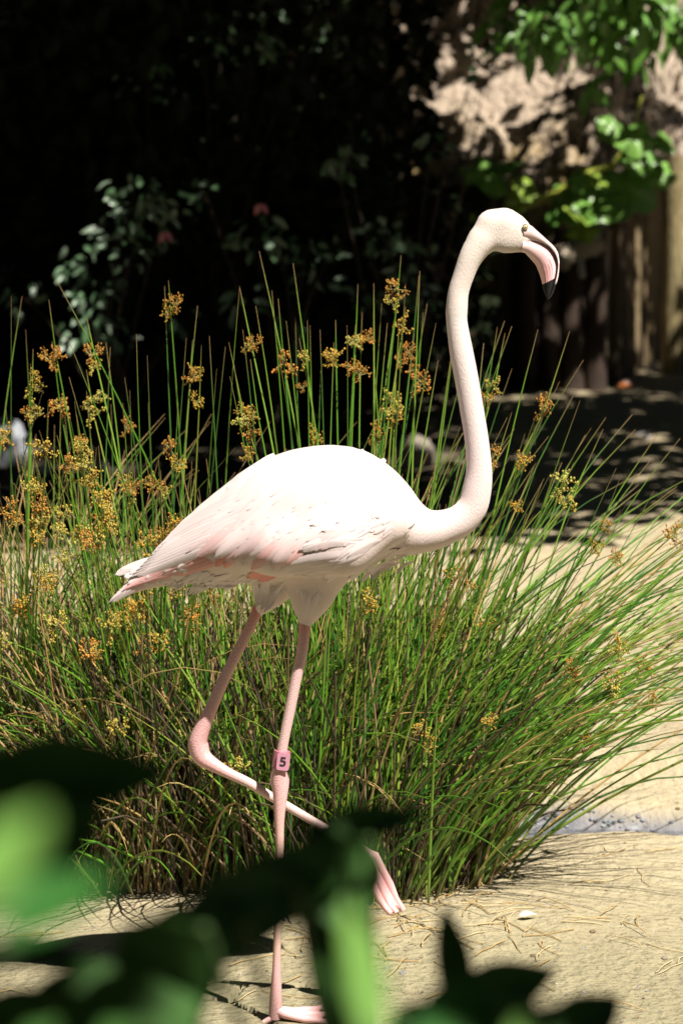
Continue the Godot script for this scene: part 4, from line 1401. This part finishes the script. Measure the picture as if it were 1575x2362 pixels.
func shade_trees() -> void:
	# patches of sun on the bank, the palisade, the post, the log and the path
	for h in [[1215, 150, 0.13], [1190, 215, 0.13], [1235, 290, 0.12], [1250, 220, 0.08], [1440, 200, 0.13], [1500, 270, 0.2], [1560, 330, 0.2], [1550, 250, 0.15], [1400, 290, 0.08], [1065, 70, 0.09], [1015, 175, 0.07], [1050, 35, 0.05], [1340, 130, 0.07], [1390, 230, 0.08], [1420, 140, 0.06], [1510, 130, 0.08], [1055, 265, 0.05], [1045, 310, 0.04], [1015, 385, 0.04], [1180, 320, 0.08], [1290, 390, 0.08], [1220, 380, 0.08], [980, 5, 0.05], [880, 75, 0.03]]:
		holes.append([bank_hit(h[0], h[1]), h[2], 0.09])
	for h in [[1428, 880, 0.03], [1440, 640, 0.03], [1465, 740, 0.03], [1478, 560, 0.025], [1415, 600, 0.02], [1440, 590, 0.03], [1442, 690, 0.03], [1450, 740, 0.03], [1430, 800, 0.03], [1428, 840, 0.03], [1480, 700, 0.03], [1482, 780, 0.025], [1465, 840, 0.02]]:
		holes.append([wall_hit(h[0], h[1]), h[2], 0.10])
	for y in [430, 500, 570, 640]: holes.append([at(1560, y, -17.5), 0.11, 0.14])
	for h in [[1330, 565, 0.09], [1370, 560, 0.06], [1300, 600, 0.04], [1250, 655, 0.03]]: holes.append([at(h[0], h[1], -16.6), h[2], 0.05])
	for h in [[1465, 938, 0.05], [1490, 948, 0.05], [1530, 878, 0.03], [1555, 780, 0.12], [1480, 1020, 0.06], [1530, 1045, 0.08], [1490, 1075, 0.06], [1520, 1112, 0.09], [1560, 1120, 0.08], [1450, 1125, 0.03], [1540, 1170, 0.06], [1420, 1210, 0.06], [1500, 1225, 0.10], [1560, 1235, 0.12], [1400, 1255, 0.10]]:
		holes.append([on_ground(h[0], h[1]), h[2] * 1.2, 0.12])
	for h in [[10, 1030, 0.12], [225, 1060, 0.05], [960, 1060, 0.08]]: holes.append([on_ground(h[0], h[1] + 25) + Vector3(0, 0.1, 0), h[2], 0.3])
	var shapes := [sprig(), sprig(), sprig(), sprig()]
	var b := Vector3(3.4, 0, -13.4)
	var t := thing("unseen_shade_tree", "unseen broad dark tree added to shade the bank and path behind the rushes", "tree", b)
	trunk(t, b, 4.4, 0.2, [Vector3(0.5, 3.9, -13.0), Vector3(2.0, 4.0, -10.5), Vector3(1.6, 4.2, -16.0), Vector3(4.6, 4.2, -12.0)])
	crown(t, Vector3(-0.6, 2.75, -18.5), Vector3(6.2, 4.7, -9.1), 5200, shapes)
	var b2 := Vector3(-3.4, 0, -13.0)
	var t2 := thing("unseen_shade_tree", "unseen dense dark tree added to shade the thicket at the left", "tree", b2)
	trunk(t2, b2, 4.2, 0.2, [Vector3(-1.0, 3.9, -12.5), Vector3(-2.0, 4.0, -10.0), Vector3(-1.6, 4.2, -15.5), Vector3(-4.8, 4.2, -12.0)])
	crown(t2, Vector3(-5.6, 2.75, -18.5), Vector3(-0.4, 4.7, -8.0), 5700, shapes)
	var b3 := Vector3(1.9, 0, 1.2)
	var t3 := thing("unseen_shade_tree", "unseen dark tree on the viewer's side whose low crown shades the near plants", "tree", b3)
	trunk(t3, b3, 3.6, 0.16, [Vector3(0.4, 3.1, 0.2), Vector3(1.0, 3.2, -1.2), Vector3(-0.6, 3.2, 0.6)])
	crown(t3, Vector3(-1.8, 2.25, -2.2), Vector3(3.0, 3.6, 2.6), 2300, shapes)

# ------------------------------------------------------------------ small things on the ground
func litter() -> void:
	# dry straw
	var m := MB.new()
	for i in 210:
		var p := on_ground(rr(-100, 1650), rr(2110, 2360) if i % 3 == 1 else (rr(2060, 2170) if i % 3 == 2 else rr(1950, 2200)))
		if i % 3 == 2: p = on_ground(rr(560, 1300), rr(2070, 2190))
		if i % 3 == 0 and p.x < 0.15: continue
		var a := rr(0, TAU)
		var n := 5
		var pts := []; var rad := []; var cols := []
		var c: Color = [Color(0.42, 0.30, 0.13), Color(0.34, 0.22, 0.08), Color(0.46, 0.37, 0.2)][rng.randi() % 3]
		for j in n:
			pts.append(Vector3(p.x, ground_y(p.x, p.z) + 0.003 + (0.008 * sin(j * 0.8) if i % 4 == 0 else 0.0), p.z)); rad.append(rr(0.0007, 0.0014)); cols.append(c)
			p += Vector3(cos(a), 0, sin(a)) * rr(0.008, 0.04)
			a += rr(-0.35, 0.35)
		m.tube(pts, rad, 4, cols, false)
	var o := part("dry_straw", m.mesh(), M.dry, self)
	o.set_meta("kind", "stuff")
	# grit and crumbs of earth
	var g := MB.new()
	for d in [0]: g.ball(Vector3.ZERO, 1.0, Color(1, 1, 1), 4, 6, Vector3(1, 0.6, 0.8))
	var xf := []; var cl := []
	for i in 2600:
		var p := on_ground(rr(-60, 1640), rr(1300, 2362))
		if i % 3 == 0:
			p = on_ground(rr(1000, 1640), rr(1820, 1990))
			if runnel(p.x, p.z) < 0.25: continue
		p.y = ground_y(p.x, p.z)
		xf.append(Transform3D(Basis.from_euler(Vector3(0, rr(0, TAU), 0)).scaled(Vector3.ONE * rr(0.0012, 0.004) * (2.2 if i % 17 == 0 else 1.0) * (2.4 if i % 3 == 0 else 1.0)), p))
		cl.append(vary([Color(0.22, 0.16, 0.09), Color(0.30, 0.26, 0.2), Color(0.14, 0.10, 0.06), Color(0.24, 0.25, 0.27)][rng.randi() % 4] if i % 3 else Color(0.2, 0.21, 0.24), 0.3))
	scatter("grit", g.mesh(), M.stone, xf, self, cl)
	# a pale broken log by the palisade
	var p0 := at(1292, 600, -16.6); var p1 := at(1385, 552, -16.62)
	var lg := thing("broken_log", "pale grey broken log lying on top of the palisade, behind the bird's bill", "log", Vector3(p0.x, 0, p0.z))
	var lm := MB.new()
	lm.tube([p0 + (p0 - p1) * 0.12 + Vector3(0, -0.01, 0), p0, p0.lerp(p1, 0.35), p0.lerp(p1, 0.7), p1], [0.05, 0.085, 0.058, 0.078, 0.06], 14, [Color(0.3, 0.25, 0.2), Color(0.42, 0.36, 0.28), Color(0.34, 0.28, 0.2), Color(0.45, 0.39, 0.3), Color(0.4, 0.34, 0.26)])
	part("trunk", lm.mesh(), M.bark, lg)
	var stub := MB.new()
	stub.tube([p0.lerp(p1, 0.4), p0.lerp(p1, 0.4) + Vector3(0.03, -0.13, 0.08)], [0.03, 0.018], 8, [Color(0.42, 0.38, 0.33), Color(0.55, 0.52, 0.5)])
	part("branch_stub", stub.mesh(), M.bark, lg)
	# stones
	for s in [[95, 690, -13.0, 0.035, "small pale stone lit in the dark shrubs at the far left"], [1415, 1130, 0, 0.03, "small white stone on the shaded path by the right edge"]]:
		var p := at(s[0], s[1], s[2]) if s[2] != 0 else on_ground(s[0], s[1])
		if s[2] != 0:
			holes.append([p, 0.04])
			p.y = maxf(0.0, ground_y(p.x, p.z))
		var sm := MB.new()
		sm.ball(Vector3(0, s[3] * 0.4, 0), s[3], Color(0.5, 0.44, 0.4), 7, 10, Vector3(1.2, 0.7, 0.9))
		for i in sm.v.size(): sm.v[i] *= 1.0 + 0.2 * fine.get_noise_3dv(sm.v[i] * 40.0)
		sm.smooth()
		var so := part("stone", sm.mesh(), M.stone, self)
		so.position = p
		tag(so, s[4], "stone")
	# rounded pale stones beyond the rushes
	for s in [[0, 1075, 150, Color(0.24, 0.26, 0.29), "rounded blue-grey boulder beyond the rushes at the left edge"], [222, 1095, 60, Color(0.22, 0.19, 0.18), "small pinkish-grey boulder beyond the rushes left of the bird's tail"], [955, 1095, 95, Color(0.20, 0.175, 0.14), "pale beige boulder beyond the rushes between the bird's back and neck"]]:
		var p := on_ground(s[0], s[1])
		p.y = ground_y(p.x, p.z)
		var r: float = s[2] * K * absf(p.z) * 0.5
		var sm := MB.new()
		sm.ball(Vector3(0, r * 0.5, 0), r, s[3], 16, 24, Vector3(1.0, 1.0, 0.9))
		for i in sm.v.size(): sm.v[i] *= 1.0 + 0.16 * fine.get_noise_3dv(sm.v[i] * 3.0 / r + Vector3(s[0], 0, 0)) + 0.04 * fine.get_noise_3dv(sm.v[i] * 12.0 / r)
		sm.smooth()
		var so := part("boulder", sm.mesh(), M.stone, self)
		so.position = p
		tag(so, s[4], "boulder")
	# fallen feathers
	var fmesh := leaf_mesh(0.4, 0.5, 0.2, 0.8, Color(0.5, 0.48, 0.46))
	for s in [[825 / 1.96 + 775, 860 / 1.96 + 1700, 0.034, "small white feather lying on the sand at the foot of the rushes"], [1527, 872, 0.09, "white feather on the shaded path beside the palisade"], [1500, 1040, 0.10, "pale feather among the sun spots on the path at the right edge"], [1355, 1100, 0.06, "faint feather on the dark ground right of the rushes"]]:
		var p := on_ground(s[0], s[1])
		p.y = ground_y(p.x, p.z) + 0.008
		var fo := part("fallen_feather", fmesh, M.leaf, self)
		fo.transform = lay(p, Vector3(rr(-1, 1), 0.25, rr(-0.4, 0.4)), Vector3(0, 1, 0.5), s[2])
		tag(fo, s[3], "feather")
	# fallen leaf by the palisade's foot
	var q := on_ground(1445, 915)
	q.y = ground_y(q.x, q.z) + 0.02
	var fl := part("fallen_leaf", leaf_mesh(0.6, 0.4, 0.3, 0.9, Color(0.42, 0.13, 0.03)), M.leaf, self)
	fl.transform = lay(q + Vector3(-0.05, 0, 0), Vector3(1, 0.25, 0.1), Vector3(0, 1, 0.7), 0.09)
	tag(fl, "orange-brown dead leaf at the foot of the palisade", "leaf")
